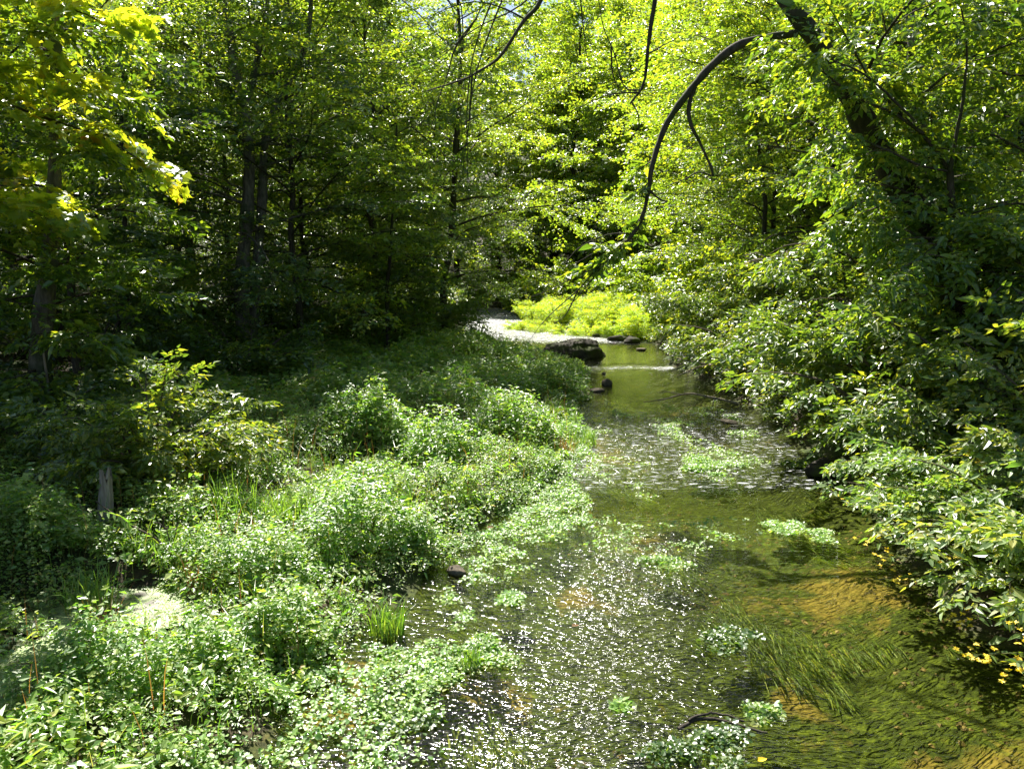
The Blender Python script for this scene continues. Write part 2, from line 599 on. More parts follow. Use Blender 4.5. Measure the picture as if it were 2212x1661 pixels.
gx = axis([(-420, -120, 30), (-120, -40, 8), (-40, -12, 1.5), (-12, -6, 0.4), (-6, 9, 0.13), (9, 20, 0.6), (20, 60, 4), (60, 420, 30)])
gy = axis([(-100, -20, 10), (-20, 2, 1.5), (2, 14, 0.12), (14, 36, 0.25), (36, 70, 0.7), (70, 130, 3), (130, 420, 20)])
GX, GY = np.meshgrid(gx, gy)
GZ = height(GX, GY)
nx, ny = len(gx), len(gy)
q = (np.arange(ny - 1)[:, None] * nx + np.arange(nx - 1)[None]).ravel()
ground_faces = np.stack([q, q + 1, q + nx + 1, q + nx], -1)

gm, nt, out = node_mat('ground_soil_and_streambed')
tc = N(nt, 'ShaderNodeTexCoord')
sep = N(nt, 'ShaderNodeSeparateXYZ')
nt.links.new(tc.outputs['Object'], sep.inputs[0])
nA = N(nt, 'ShaderNodeTexNoise', i_Scale=1.1, i_Detail=5.0, i_Roughness=0.6)
nB = N(nt, 'ShaderNodeTexNoise', i_Scale=14.0, i_Detail=5.0, i_Roughness=0.7)
mpf = N(nt, 'ShaderNodeMapping')
mpf.inputs['Scale'].default_value = (1.0, 0.55, 1.0)
nC = N(nt, 'ShaderNodeTexNoise', i_Scale=2.3, i_Detail=7.0, i_Roughness=0.66, i_Distortion=0.6)
nD = N(nt, 'ShaderNodeTexVoronoi', i_Scale=26.0)
nt.links.new(tc.outputs['Object'], mpf.inputs[0])
for nn in (nA, nB, nD):
    nt.links.new(tc.outputs['Object'], nn.inputs['Vector'])
nt.links.new(mpf.outputs[0], nC.inputs['Vector'])
soil = ramp(nt, nB.outputs[0], [(0.3, (0.022, 0.016, 0.010)), (0.55, (0.06, 0.045, 0.025)), (0.75, (0.11, 0.08, 0.045))])
mossy = ramp(nt, nB.outputs[0], [(0.3, (0.02, 0.04, 0.01)), (0.7, (0.06, 0.085, 0.02))])
land = mixrgb(nt, ramp(nt, nA.outputs[0], [(0.42, (0, 0, 0)), (0.6, (1, 1, 1))]), soil, mossy)
peb = ramp(nt, nD.outputs['Color'], [(0.1, (0.06, 0.042, 0.008)), (0.5, (0.19, 0.14, 0.028)), (0.9, (0.32, 0.25, 0.07))])
sand = mixrgb(nt, 0.5, ramp(nt, nB.outputs[0], [(0.3, (0.08, 0.058, 0.010)), (0.7, (0.27, 0.20, 0.045))]), peb)
alg = ramp(nt, nB.outputs[0], [(0.32, (0.008, 0.014, 0.002)), (0.52, (0.04, 0.06, 0.005)), (0.72, (0.13, 0.17, 0.012))])
sa = N(nt, 'ShaderNodeAttribute')
sa.attribute_name = 'sand'
sx1 = N(nt, 'ShaderNodeMath', operation='MULTIPLY_ADD', i_1=-0.40)
nt.links.new(sa.outputs['Fac'], sx1.inputs[0])
nt.links.new(nC.outputs[0], sx1.inputs[2])
bedc = mixrgb(nt, ramp(nt, sx1.outputs[0], [(0.26, (0, 0, 0)), (0.40, (1, 1, 1))]), sand, alg)
fz = N(nt, 'ShaderNodeMapRange', i_1=-0.02, i_2=0.05)
nt.links.new(sep.outputs['Z'], fz.inputs[0])
gcol = mixrgb(nt, fz.outputs[0], bedc, land)
gp = N(nt, 'ShaderNodeBsdfPrincipled', i_Roughness=0.85)
gp.inputs['Specular IOR Level'].default_value = 0.2
nt.links.new(gcol, gp.inputs['Base Color'])
gb = N(nt, 'ShaderNodeBump', i_Strength=0.6, i_Distance=0.04)
nt.links.new(nB.outputs[0], gb.inputs['Height'])
nt.links.new(gb.outputs[0], gp.inputs['Normal'])
nt.links.new(gp.outputs[0], out.inputs[0])
ground = mk('ground', [(np.stack([GX, GY, GZ], -1).reshape(-1, 3), ground_faces)], gm)
SAND = [(1820, 1250, 0.6, 0.55, 1.0), (840, 1455, 0.55, 0.35, 1.0), (1250, 1230, 0.3, 0.5, 0.6), (1700, 1420, 0.25, 0.3, 0.6), (1420, 1120, 0.5, 0.4, 0.6), (2150, 1620, 0.5, 0.4, 0.9), (1310, 980, 0.5, 1.6, 0.8), (740, 1530, 0.4, 0.2, 1.0), (1080, 1440, 0.35, 0.3, 0.8), (1480, 900, 0.8, 2.0, 0.5)]
sv = np.zeros(GX.shape)
for u, v, rx, ry, k in SAND:
    q = at_z(u, v)
    sv = np.maximum(sv, k * np.exp(-((GX - q[0]) / rx) ** 2 - ((GY - q[1]) / ry) ** 2))
sat = ground.data.attributes.new('sand', 'FLOAT', 'POINT')
sat.data.foreach_set('value', sv.ravel().astype(np.float32))
tag(ground, 'dark leaf litter soil with the sandy stream bed cut into it', 'ground', kind='structure')

# ------------------------------------------------------------------ water
wy = axis([(-20, 3, 1.0), (3, 14, 0.1), (14, 36, 0.2), (36, 70, 0.5), (70, 118, 2)])
wt = np.linspace(0, 1, 70)
WX = (edge_l(wy) - 0.45)[:, None] * (1 - wt)[None] + (edge_r(wy) + 0.45)[:, None] * wt[None]
WY = np.repeat(wy[:, None], len(wt), 1)


def RB(x, y):
    return 25.3 + 0.9 * vnoise(x, y * 0, 0.8, 24) + 0.5 * vnoise(x, y * 0, 2.3, 25)


def rough_water(x, y):
    """how broken the surface is: riffles against pools."""
    far = sm(33, 37, y)
    bar = np.exp(-((y - RB(x, y)) / 0.9) ** 2)
    near = (1 - sm(8, 10, y)) * (0.30 + 0.75 * np.exp(-((x - 0.65 - 0.22 * (y - 4.4)) / 0.8) ** 2))
    mid = 0.55 * sm(9, 12, y) * (1 - sm(17, 20, y))
    return np.clip(far + bar + near * 0.85 + mid, 0.10, 1)


RW = rough_water(WX, WY)
WZ = RW * (0.012 * vnoise(WX, WY, 3.2, 21) + 0.007 * vnoise(WX, WY, 7.5, 22))
WZ += 0.03 * sm(33, 37, WY) * vnoise(WX, WY * 1.6, 1.4, 23)
wq = (np.arange(len(wy) - 1)[:, None] * len(wt) + np.arange(len(wt) - 1)[None]).ravel()
wm, nt, out = node_mat('stream_water')
tc = N(nt, 'ShaderNodeTexCoord')
at = N(nt, 'ShaderNodeAttribute')
at.attribute_name = 'riffle'
mp = N(nt, 'ShaderNodeMapping')
mp.inputs['Scale'].default_value = (0.62, 1.35, 1.0)
mp.inputs['Rotation'].default_value = (0, 0, 0.2)
nt.links.new(tc.outputs['Object'], mp.inputs[0])
w1 = N(nt, 'ShaderNodeTexNoise', i_Scale=9.0, i_Detail=1.5, i_Distortion=1.4)
w2 = N(nt, 'ShaderNodeTexNoise', i_Scale=22.0, i_Detail=1.0, i_Distortion=1.0)
for w in (w1, w2):
    nt.links.new(mp.outputs[0], w.inputs['Vector'])
hs = N(nt, 'ShaderNodeMath', operation='MULTIPLY_ADD', i_1=0.40)
nt.links.new(w2.outputs[0], hs.inputs[0])
nt.links.new(w1.outputs[0], hs.inputs[2])
hm = N(nt, 'ShaderNodeMath', operation='MULTIPLY')
nt.links.new(hs.outputs[0], hm.inputs[0])
nt.links.new(at.outputs['Fac'], hm.inputs[1])
wbp = N(nt, 'ShaderNodeBump', i_Strength=1.0, i_Distance=0.055)
nt.links.new(hm.outputs[0], wbp.inputs['Height'])
fr = N(nt, 'ShaderNodeFresnel', i_IOR=1.48)
nt.links.new(wbp.outputs[0], fr.inputs['Normal'])
rr = N(nt, 'ShaderNodeMapRange', i_3=0.02, i_4=0.21)
nt.links.new(at.outputs['Fac'], rr.inputs[0])
tr = N(nt, 'ShaderNodeBsdfTransparent')
tr.inputs[0].default_value = (0.90, 0.90, 0.66, 1)
gl = N(nt, 'ShaderNodeBsdfGlossy', i_Roughness=0.06)
nt.links.new(wbp.outputs[0], gl.inputs['Normal'])
nt.links.new(rr.outputs[0], gl.inputs['Roughness'])
mx = N(nt, 'ShaderNodeMixShader')
nt.links.new(fr.outputs[0], mx.inputs[0])
nt.links.new(tr.outputs[0], mx.inputs[1])
nt.links.new(gl.outputs[0], mx.inputs[2])
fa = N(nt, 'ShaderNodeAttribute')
fa.attribute_name = 'foam_glint'
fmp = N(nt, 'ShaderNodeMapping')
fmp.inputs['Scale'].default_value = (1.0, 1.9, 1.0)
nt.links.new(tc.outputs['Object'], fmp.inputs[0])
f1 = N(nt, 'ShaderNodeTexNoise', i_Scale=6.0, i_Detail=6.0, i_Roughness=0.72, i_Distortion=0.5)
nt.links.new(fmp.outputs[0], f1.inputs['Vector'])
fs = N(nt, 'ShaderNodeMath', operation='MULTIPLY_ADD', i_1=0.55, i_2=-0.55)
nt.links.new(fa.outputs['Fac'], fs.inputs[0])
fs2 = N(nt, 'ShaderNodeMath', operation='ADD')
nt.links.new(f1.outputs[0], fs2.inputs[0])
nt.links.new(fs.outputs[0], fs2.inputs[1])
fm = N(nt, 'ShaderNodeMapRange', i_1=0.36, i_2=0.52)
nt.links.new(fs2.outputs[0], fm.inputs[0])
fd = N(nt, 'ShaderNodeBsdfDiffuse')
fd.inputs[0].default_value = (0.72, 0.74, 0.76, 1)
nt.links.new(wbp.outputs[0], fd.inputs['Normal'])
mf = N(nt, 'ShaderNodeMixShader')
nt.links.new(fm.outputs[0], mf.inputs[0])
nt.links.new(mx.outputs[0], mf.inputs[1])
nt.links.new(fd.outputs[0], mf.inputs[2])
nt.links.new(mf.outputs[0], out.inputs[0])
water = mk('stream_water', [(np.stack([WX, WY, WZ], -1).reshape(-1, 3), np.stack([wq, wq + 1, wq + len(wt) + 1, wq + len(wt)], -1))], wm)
att = water.data.attributes.new('riffle', 'FLOAT', 'POINT')
att.data.foreach_set('value', RW.ravel().astype(np.float32))
FO = np.clip(0.78 * sm(33, 37, WY) + (0.80 + 0.3 * vnoise(WX, WY, 1.5, 26)) * np.exp(-((WY - RB(WX, WY)) / 0.9) ** 2) + 0.66 * sm(9.5, 11, WY) * (1 - sm(17, 19, WY)) + 0.40 * (1 - sm(7, 9.5, WY)), 0, 1)  # foam on the riffles, surface glints painted white on mid and near water
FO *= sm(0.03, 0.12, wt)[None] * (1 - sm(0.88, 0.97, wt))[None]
att = water.data.attributes.new('foam_glint', 'FLOAT', 'POINT')
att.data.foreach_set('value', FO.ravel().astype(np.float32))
tag(water, 'clear shallow stream winding between the banks', 'stream', kind='structure')


def gz(x, y):
    return float(height(np.array([x]), np.array([y]))[0])


def on_ground(u, v):
    """ground point under a pixel."""
    d = ray(u, v)
    t = np.linspace(3, 120, 6000)
    x, y, z = d[0] * t, d[1] * t, CAM_H + d[2] * t
    below = z <= np.maximum(height(x, y), 0.0)
    i = int(np.argmax(below)) if below.any() else len(t) - 1
    return np.array([x[i], y[i], max(gz(x[i], y[i]), 0.0)])


# ------------------------------------------------------------------ forest trees (variants, then copies)
def place(root, x, y, rot, scale, label, cat='tree', group=None, used=set()):
    if root.name in used:
        o = copy_tree(root)
    else:
        used.add(root.name)
        o = root
    o.location = (x, y, gz(x, y))
    o.rotation_euler = (0, 0, rot)
    o.scale = (scale,) * 3
    for k in ('label', 'category', 'group'):
        if k in o:
            del o[k]
    return tag(o, label, cat, group)



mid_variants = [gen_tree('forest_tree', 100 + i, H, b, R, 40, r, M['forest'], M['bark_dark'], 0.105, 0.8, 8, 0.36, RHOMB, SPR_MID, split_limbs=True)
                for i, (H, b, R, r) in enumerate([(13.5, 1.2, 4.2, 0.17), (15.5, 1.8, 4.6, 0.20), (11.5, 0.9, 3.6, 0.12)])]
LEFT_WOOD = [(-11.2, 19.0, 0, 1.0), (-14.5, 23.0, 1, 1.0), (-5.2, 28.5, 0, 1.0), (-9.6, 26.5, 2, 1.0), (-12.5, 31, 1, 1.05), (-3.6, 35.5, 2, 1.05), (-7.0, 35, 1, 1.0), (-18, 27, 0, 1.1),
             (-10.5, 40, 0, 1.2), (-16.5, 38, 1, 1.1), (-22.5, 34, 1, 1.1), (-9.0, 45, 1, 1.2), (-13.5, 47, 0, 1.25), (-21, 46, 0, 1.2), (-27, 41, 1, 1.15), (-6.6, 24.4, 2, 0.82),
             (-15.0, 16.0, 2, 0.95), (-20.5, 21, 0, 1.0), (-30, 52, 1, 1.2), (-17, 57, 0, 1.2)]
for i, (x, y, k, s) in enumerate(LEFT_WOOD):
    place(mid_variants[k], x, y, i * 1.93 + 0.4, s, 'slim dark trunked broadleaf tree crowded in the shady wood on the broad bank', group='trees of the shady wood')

far_variants = [gen_tree('tall_tree', 200 + i, H, b, R, 46, r, M['far'], M['bark_dark'], 0.19, 1.35, 8, 0.62, BROAD, SPR_FAR)
                for i, (H, b, R, r) in enumerate([(24, 1.4, 6.5, 0.30), (27, 1.8, 7.2, 0.34), (20, 0.8, 6.0, 0.25)])]
FAR_WOOD = [(-13, 66, 0), (-5.5, 76, 1), (3.5, 75, 2), (8.5, 63, 0), (15, 60, 1), (6.5, 76, 1), (14, 74, 0), (22, 66, 0), (-1.5, 84, 0), (-20, 75, 1), (-28, 66, 0), (28, 76, 1),
            (20, 84, 0), (10, 90, 1), (-10, 92, 1), (-24, 92, 0), (34, 62, 0), (-38, 76, 1), (40, 84, 1), (13, 49, 2), (19, 50, 1), (24, 44, 0), (17, 38, 2), (30, 52, 1), (22, 34, 1),
            (-36, 60, 0), (-46, 66, 1), (3, 102, 1), (26, 100, 0), (-16, 108, 0), (12.5, 33.0, 2), (28, 40, 0), (-2, 94, 1), (16, 100, 1), (4.5, 84, 1), (-8, 82, 1), (6.0, 72, 1), (10.5, 80, 1), (-33, 100, 1), (36, 100, 1), (48, 70, 0), (-55, 84, 1)]
for i, (x, y, k) in enumerate(FAR_WOOD):
    place(far_variants[k], x, y, i * 2.31, 0.92 + 0.2 * ((i * 7) % 5) / 5, 'tall sunlit yellow green tree in the wood beyond the bend', group='trees beyond the bend')


canopy = [gen_tree('spreading_tree', 240 + i, H, b, R, 44, r, M['far'], M['bark_dark'], 0.11, 0.9, 9, 0.40, RHOMB, SPR_MID, split_limbs=True)
          for i, (H, b, R, r) in enumerate([(17, 2.6, 6.4, 0.15), (15, 2.4, 5.8, 0.13)])]
CANOPY = [(-2.8, 30.5, 0, 1.0, 'wide spreading tree leaning its yellow green sprays over the boulder'), (8.8, 33.0, 0, 1.05, 'wide spreading tree shading the steep bank end of the meadow'),
          (-6.8, 41.0, 1, 1.15, 'spreading tree beside the white far riffle'), (9.6, 25.5, 1, 1.05, 'spreading yellow green tree behind the fallen branches'),
          (-6.0, 21.6, 1, 0.82, 'spreading tree at the front of the wood shading the herb bank')]
for i, (x, y, k, s, lab) in enumerate(CANOPY):
    place(canopy[k], x, y, i * 1.4, s, lab)


# ------------------------------------------------------------------ shrubs
def gen_shrub(name, seed, H, R, n_stems, leafmat, leaf_size, spray, shape, templates, barkmat=None, nsub=6, gap=0.22, hang=0.15, arch=0.9):
    rng = np.random.default_rng(seed)
    root = thing(name, '', '')
    acc = ([], [], [], [])
    tw = []
    for i in range(n_stems):
        az = i * 2.4 + rng.uniform(-0.4, 0.4)
        el = math.radians(rng.uniform(48, 86))
        L = math.hypot(H * math.sin(el), R * math.cos(el) * 1.6) * rng.uniform(0.8, 1.12)
        p0 = (0.12 * R * math.cos(az), 0.12 * R * math.sin(az), -0.12)
        path = limb_path(p0, az, el, L, rng, n=9, droop=arch, wander=0.12)
        r0 = 0.012 + 0.010 * L
        mk('stem', tube(path, np.linspace(r0, 0.005, 9), 5, cap=False), barkmat or M['twig'], root)
        leaf_up_limb(path, rng, acc, nsub=nsub, sub_len=0.42, spray=spray, gap=gap, start=0.1, sub_wood=tw, sub_r=0.007, hang=hang)
    cr = mk('foliage', spray_leaves(*acc, leaf_size, templates, shape, rng), leafmat, root, smooth=False)
    tag(mk('twigs', tw, M['twig'], cr), kind='stuff')
    return root


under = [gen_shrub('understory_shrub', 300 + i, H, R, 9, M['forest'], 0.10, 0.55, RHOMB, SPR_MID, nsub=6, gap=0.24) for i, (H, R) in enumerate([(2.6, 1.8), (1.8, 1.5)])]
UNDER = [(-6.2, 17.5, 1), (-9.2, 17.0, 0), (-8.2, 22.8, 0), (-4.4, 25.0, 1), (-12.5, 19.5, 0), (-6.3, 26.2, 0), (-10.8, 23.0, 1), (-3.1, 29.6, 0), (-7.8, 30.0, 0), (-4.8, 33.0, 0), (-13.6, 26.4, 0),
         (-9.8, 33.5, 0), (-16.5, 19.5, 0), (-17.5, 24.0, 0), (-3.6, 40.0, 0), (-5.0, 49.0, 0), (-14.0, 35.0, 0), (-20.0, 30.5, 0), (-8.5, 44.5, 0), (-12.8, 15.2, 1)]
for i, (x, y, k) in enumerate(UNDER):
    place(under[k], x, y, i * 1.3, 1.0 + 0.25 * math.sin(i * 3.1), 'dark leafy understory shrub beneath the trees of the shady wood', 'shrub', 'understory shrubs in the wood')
farsh = [gen_shrub('bank_thicket', 320 + i, H, R, 10, M['far'], 0.16, 0.9, BROAD, SPR_FAR, nsub=6, gap=0.36) for i, (H, R) in enumerate([(3.8, 2.8), (2.8, 2.4)])]
FARSH = [(10.5, 56, 0), (5.0, 60, 0), (0.8, 63, 1), (14.0, 55, 0), (11.5, 42, 0), (10.2, 37.0, 1), (9.8, 31.0, 0), (12.5, 46.5, 0), (-4.5, 72, 0), (-9.5, 70, 0), (18, 56, 0), (15, 31, 0), (8.5, 27.5, 1),
         (7.6, 34.0, 1), (-7.2, 61, 1), (9.0, 49.5, 0), (4.0, 70, 0), (10, 68, 0), (17, 66, 0), (-14, 76, 0), (0, 76, 0), (22, 74, 0)]
for i, (x, y, k) in enumerate(FARSH):
    place(farsh[k], x, y, i * 1.7, 1.0 + 0.2 * math.sin(i * 2.3), 'broad thicket bush filling the wood edge around the far meadow', 'bush', 'thickets around the meadow')


# ------------------------------------------------------------------ built trees
class Tree:
    def __init__(self, name, label, cat, base, bark, group=None):
        self.base = np.array(base, float)
        self.root = thing(name, label, cat, base, group)
        self.bark = bark
        self.acc = ([], [], [], [])
        self.tw = []

    def wood(self, name, pts, r0, r1, n=16, sides=8, wob=0.0, seed=0, mat=None, parent=None):
        P = spline(pts, n)
        if wob:
            g = np.random.default_rng(seed)
            P = P + np.cumsum(g.normal(0, wob, P.shape), axis=0) * np.linspace(0, 1, n)[:, None]
        R = np.linspace(r0, r1, n) * (1 + 0.10 * np.random.default_rng(seed + 5).normal(size=n))
        o = mk(name, tube(P - self.base, R, sides), mat or self.bark, parent or self.root)
        return P

    def leaf(self, P, seed, **kw):
        leaf_up_limb(np.asarray(P) - self.base, np.random.default_rng(seed), self.acc, sub_wood=self.tw, **kw)

    def done(self, mat, size, templates, shape, seed=1):
        rng = np.random.default_rng(seed)
        cr = mk('crown', spray_leaves(*self.acc, size, templates, shape, rng), mat, self.root, smooth=False)
        if self.tw:
            tag(mk('twigs', self.tw, M['twig'], cr), kind='stuff')
        return self.root


def px(path, y):
    """pixels with a depth (one number, or one for each) to points."""
    ys = np.broadcast_to(y, (len(path),))
    return np.array([at_y(u, v, d) for (u, v), d in zip(path, ys)])


# forked grey tree in the wood
b = at_y(528, 806, 20.6)
b[2] = gz(b[0], b[1]) - 0.1
t = Tree('forked_tree', 'grey double trunked tree forking high above the shady wood floor', 'tree', b, M['bark'])
P1 = t.wood('trunk', np.vstack([b, px([(527, 760), (523, 600), (535, 450), (538, 330), (525, 225)], 20.6)]), 0.22, 0.13, 24, 10)
t.wood('trunk', np.vstack([b + (0.15, 0.25, 0), px([(548, 700), (556, 560), (566, 440), (570, 330), (590, 240), (640, 150), (668, 60), (672, -60)], 20.9)]), 0.16, 0.05, 24, 9)
L1 = t.wood('limb', px([(525, 235), (508, 150), (495, 60), (470, -60), (440, -200)], 20.6), 0.15, 0.05, 14, 8)
L2 = t.wood('limb', px([(527, 230), (545, 180), (560, 110), (575, 30), (590, -120)], 20.5), 0.11, 0.04, 14, 8)
L3 = t.wood('limb', px([(522, 222), (470, 160), (410, 105), (345, 55)], [20.6, 20.2, 19.6, 19.0]), 0.08, 0.02, 14, 7)
for k, L in enumerate((L1, L2, L3)):
    t.leaf(L, 40 + k, nsub=8, spray=0.85, gap=0.4, sub_len=0.6)
g = np.random.default_rng(77)
for k in range(26):
    tt = g.uniform(0.25, 1.0)
    p0 = P1[int(tt * 23)]
    az = k * 2.4
    el = g.uniform(-0.05, 0.45)
    lim = limb_path(p0, az, el, g.uniform(2.5, 4.8), g, n=8, droop=0.5)
    mk('limb', tube(lim - t.base, np.linspace(0.035, 0.008, 8), 5, cap=False), M['bark'], t.root)
    t.leaf(lim, 400 + k, nsub=7, spray=0.8, gap=0.38)
for k in range(14):
    p0 = (L1 if k % 2 else L2)[4 + k % 9]
    lim = limb_path(p0, k * 2.4, g.uniform(0.1, 0.7), g.uniform(2.5, 4.5), g, n=8, droop=0.5)
    mk('limb', tube(lim - t.base, np.linspace(0.03, 0.008, 8), 5, cap=False), M['bark'], t.root)
    t.leaf(lim, 450 + k, nsub=7, spray=0.85, gap=0.4)
t.done(M['forest'], 0.10, SPR_MID, RHOMB)

# maple reaching in over the broad bank, trunk beside the frame
b = np.array([-7.9, 10.6, gz(-7.9, 10.6) - 0.1])
t = Tree('maple_tree', 'maple with large sunlit yellow green lobed leaves in layered sprays', 'tree', b, M['bark_dark'])
TP = t.wood('trunk', [b, b + (0.1, 0.05, 2.6), b + (0.0, 0.1, 5.4), b + (0.3, 0.0, 8.8)], 0.16, 0.04, 16, 9)
g = np.random.default_rng(21)
for k in range(15):
    z = 3.6 + 4.8 * (k + 0.5) / 15
    p0 = TP[int(min(15, z / 8.8 * 15))]
    az = g.uniform(-0.95, 0.55) if k % 4 else g.uniform(-3.0, 3.0)
    lim = limb_path(p0, az, g.uniform(0.0, 0.35), g.uniform(2.2, 3.6) * (1.05 if z > 4.6 else 0.8), g, n=9, droop=0.6)
    mk('limb', tube(lim - t.base, np.linspace(0.03, 0.006, 9), 6, cap=False), M['bark_dark'], t.root)
    t.leaf(lim, 500 + k, nsub=6, spray=0.55, gap=0.34, sub_len=0.45)
t.done(M['maple'], 0.13, SPR_MID, MAPLE)

# tree with split pale trunk at the edge of the broad bank
b = at_y(82, 965, 11.6)
b[2] = gz(b[0], b[1]) - 0.1
t = Tree('split_trunk_tree', 'tree with a pale scarred trunk beside the broad bank shrub', 'tree', b, M['bark'])
TP = t.wood('trunk', np.vstack([b, px([(86, 860), (88, 740), (98, 640), (110, 540), (118, 380), (120, 150), (130, -60)], 11.6)]), 0.19, 0.06, 24, 10)
t.wood('lit_streak', px([(100, 930), (106, 860), (98, 790), (90, 740)], 11.42), 0.025, 0.015, 10, 6, mat=M['dead'])  # pale strip stands in for the sunlit streak on the trunk
g = np.random.default_rng(31)
for k in range(26):
    p0 = TP[int(4 + 19 * k / 26)]
    lim = limb_path(p0, k * 2.4, g.uniform(-0.1, 0.4), g.uniform(0.9, 1.8), g, n=8, droop=0.6)
    mk('limb', tube(lim - t.base, np.linspace(0.025, 0.006, 8), 5, cap=False), M['bark_dark'], t.root)
    t.leaf(lim, 600 + k, nsub=6, spray=0.55, gap=0.30)
t.done(M['ash'], 0.11, SPR_MID, OVATE)

# slim sapling trunks in front of the wood
for i, (path, y, lab) in enumerate([([(160, 770), (155, 640), (140, 480), (128, 330), (135, 150), (130, -80)], 14.5, 'slender dark sapling rising behind the pale scarred trunk'),
                                    ([(838, 735), (836, 640), (842, 560), (850, 420), (858, 250)], 24.0, 'slender dark sapling at the wood edge where the herb bank narrows'),
                                    ([(262, 760), (258, 640), (270, 500), (262, 330), (268, 100)], 18.0, 'thin leaning sapling behind the round sunlit shrub')]):
    P = px(path, y)
    b = P[0].copy()
    b[2] = gz(b[0], b[1]) - 0.1
    t = Tree('sapling', lab, 'sapling', b, M['bark_dark'])
    TP = t.wood('trunk', np.vstack([b, P[1:]]), 0.075, 0.025, 18, 8)
    g = np.random.default_rng(700 + i)
    for k in range(16):
        lim = limb_path(TP[int(5 + 12 * k / 16)], k * 2.4 + i, g.uniform(0.0, 0.5), g.uniform(1.2, 2.6), g, n=7, droop=0.5)
        mk('limb', tube(lim - t.base, np.linspace(0.016, 0.005, 7), 5, cap=False), M['bark_dark'], t.root)
        t.leaf(lim, 720 + 20 * i + k, nsub=6, spray=0.6, gap=0.33)
    t.done(M['forest'], 0.105, SPR_MID, RHOMB)

# leaning tree over the stream with its arching bough
D = 12.0
b = at_y(2190, 880, D)
b[2] = gz(b[0], b[1]) - 0.15
t = Tree('leaning_tree', 'thick dark trunk leaning out over the stream with a long arching bough', 'tree', b, M['bark_dark'])
TP = t.wood('trunk', np.vstack([b, px([(2080, 660), (1965, 440), (1890, 310), (1830, 200), (1765, 90), (1700, 5), (1600, -160), (1480, -330), (1330, -520)], D)]), 0.24, 0.06, 36, 10)
arch = t.wood('arching_bough', px([(1722, 72), (1660, 82), (1600, 96), (1545, 135), (1500, 185), (1455, 245), (1428, 300), (1410, 360), (1403, 410), (1392, 460), (1370, 505), (1330, 545), (1285, 585)],
              [12, 12, 12, 12, 11.9, 11.8, 11.8, 11.7, 11.7, 11.7, 11.7, 11.8, 11.9]), 0.068, 0.018, 44, 8, wob=0.004, seed=3)
def twig(path, y, r0=0.012, r1=0.004, name='branch', seed=0, n=14):
    return t.wood(name, px(path, y), r0, r1, n, 5, wob=0.006, seed=seed, mat=M['bark_dark'])
twig([(1503, 182), (1490, 220), (1488, 260), (1505, 300), (1530, 350), (1536, 380)], 11.9, 0.04, 0.016, seed=4)
twig([(1536, 380), (1510, 372), (1480, 385), (1440, 400)], 11.9, 0.015, 0.006, seed=5)
twig([(1403, 412), (1425, 430), (1445, 436)], 11.7, 0.02, 0.008, seed=6)
twig([(1400, 430), (1370, 415), (1340, 412)], 11.7, 0.012, 0.004, seed=7)
for k, pth in enumerate([[(1285, 585), (1250, 625), (1215, 655), (1178, 690), (1145, 735)], [(1300, 573), (1240, 600), (1190, 625), (1150, 640)], [(1340, 540), (1290, 545), (1230, 575)],
                         [(1250, 625), (1220, 680), (1190, 700)], [(1370, 505), (1310, 508), (1250, 540), (1215, 585)], [(1320, 552), (1270, 615), (1240, 650), (1205, 668)]]):
    twig(pth, 11.9, 0.013, 0.003, seed=10 + k)
# boughs hanging into the top of the picture from its crown
h1 = twig([(1185, -60), (1165, 10), (1130, 50), (1085, 120), (1040, 155), (1005, 172), (930, 195)], [9.5] * 7, 0.030, 0.008, 'hanging_bough', 31, 22)
for k, pth in enumerate([[(1180, -40), (1120, 15), (1030, 60), (960, 115), (900, 165)], [(1130, 40), (1090, 20), (1030, 5), (960, 20), (880, 60)], [(1060, 10), (1040, 60), (1020, 130), (1010, 215), (1008, 330), (1012, 440)],
                         [(1030, 40), (985, 100), (965, 170), (945, 230), (930, 290)], [(1020, 160), (1015, 230), (1010, 300), (1000, 380)], [(1085, 0), (1050, 90), (1022, 190), (1018, 280)]]):
    twig(pth, 9.5, 0.012, 0.003, seed=40 + k)
h2 = twig([(1424, -60), (1412, 20), (1402, 90), (1398, 150), (1390, 190), (1365, 222)], [10.0] * 6, 0.030, 0.014, 'hanging_bough', 51, 20)
for k, pth in enumerate([[(1385, 195), (1350, 190), (1330, 130), (1318, 100), (1300, 60), (1290, 0)], [(1380, 200), (1320, 205), (1270, 225), (1230, 245)], [(1320, 100), (1325, 170), (1350, 215)],
                         [(1395, 120), (1430, 100), (1465, 80)], [(1365, 222), (1380, 250), (1385, 300)], [(1250, -40), (1262, 60), (1275, 130)]]):
    twig(pth, 10.0, 0.012, 0.004, seed=60 + k)
g = np.random.default_rng(41)
for k in range(15):
    p0 = TP[int(12 + 23 * k / 15)]
    lim = limb_path(p0, k * 2.4, g.uniform(0.0, 0.8), g.uniform(1.6, 3.6), g, n=8, droop=0.7)
    if lim[:, 0].min() < 4.9:
        continue
    mk('limb', tube(lim - t.base, np.linspace(0.03, 0.006, 8), 5, cap=False), M['bark_dark'], t.root)
    t.leaf(lim, 800 + k, nsub=6, spray=0.6, gap=0.34, hang=0.2)
for k in range(14):
    lim = limb_path(TP[int(4 + 14 * k / 14)] + (0, -0.15, 0), -PI / 2 + g.uniform(-1.1, 1.1), g.uniform(-0.2, 0.5), g.uniform(0.7, 1.3), g, n=6, droop=0.7)
    mk('limb', tube(lim - t.base, np.linspace(0.015, 0.005, 6), 5, cap=False), M['bark_dark'], t.root)
    t.leaf(lim, 880 + k, nsub=4, spray=0.4, gap=0.3, hang=0.3)
t.leaf(arch[16:], 862, nsub=5, spray=0.22, gap=0.6, sub_len=0.18)
t.leaf(arch[30:], 860, nsub=4, spray=0.3, gap=0.5, sub_len=0.3)
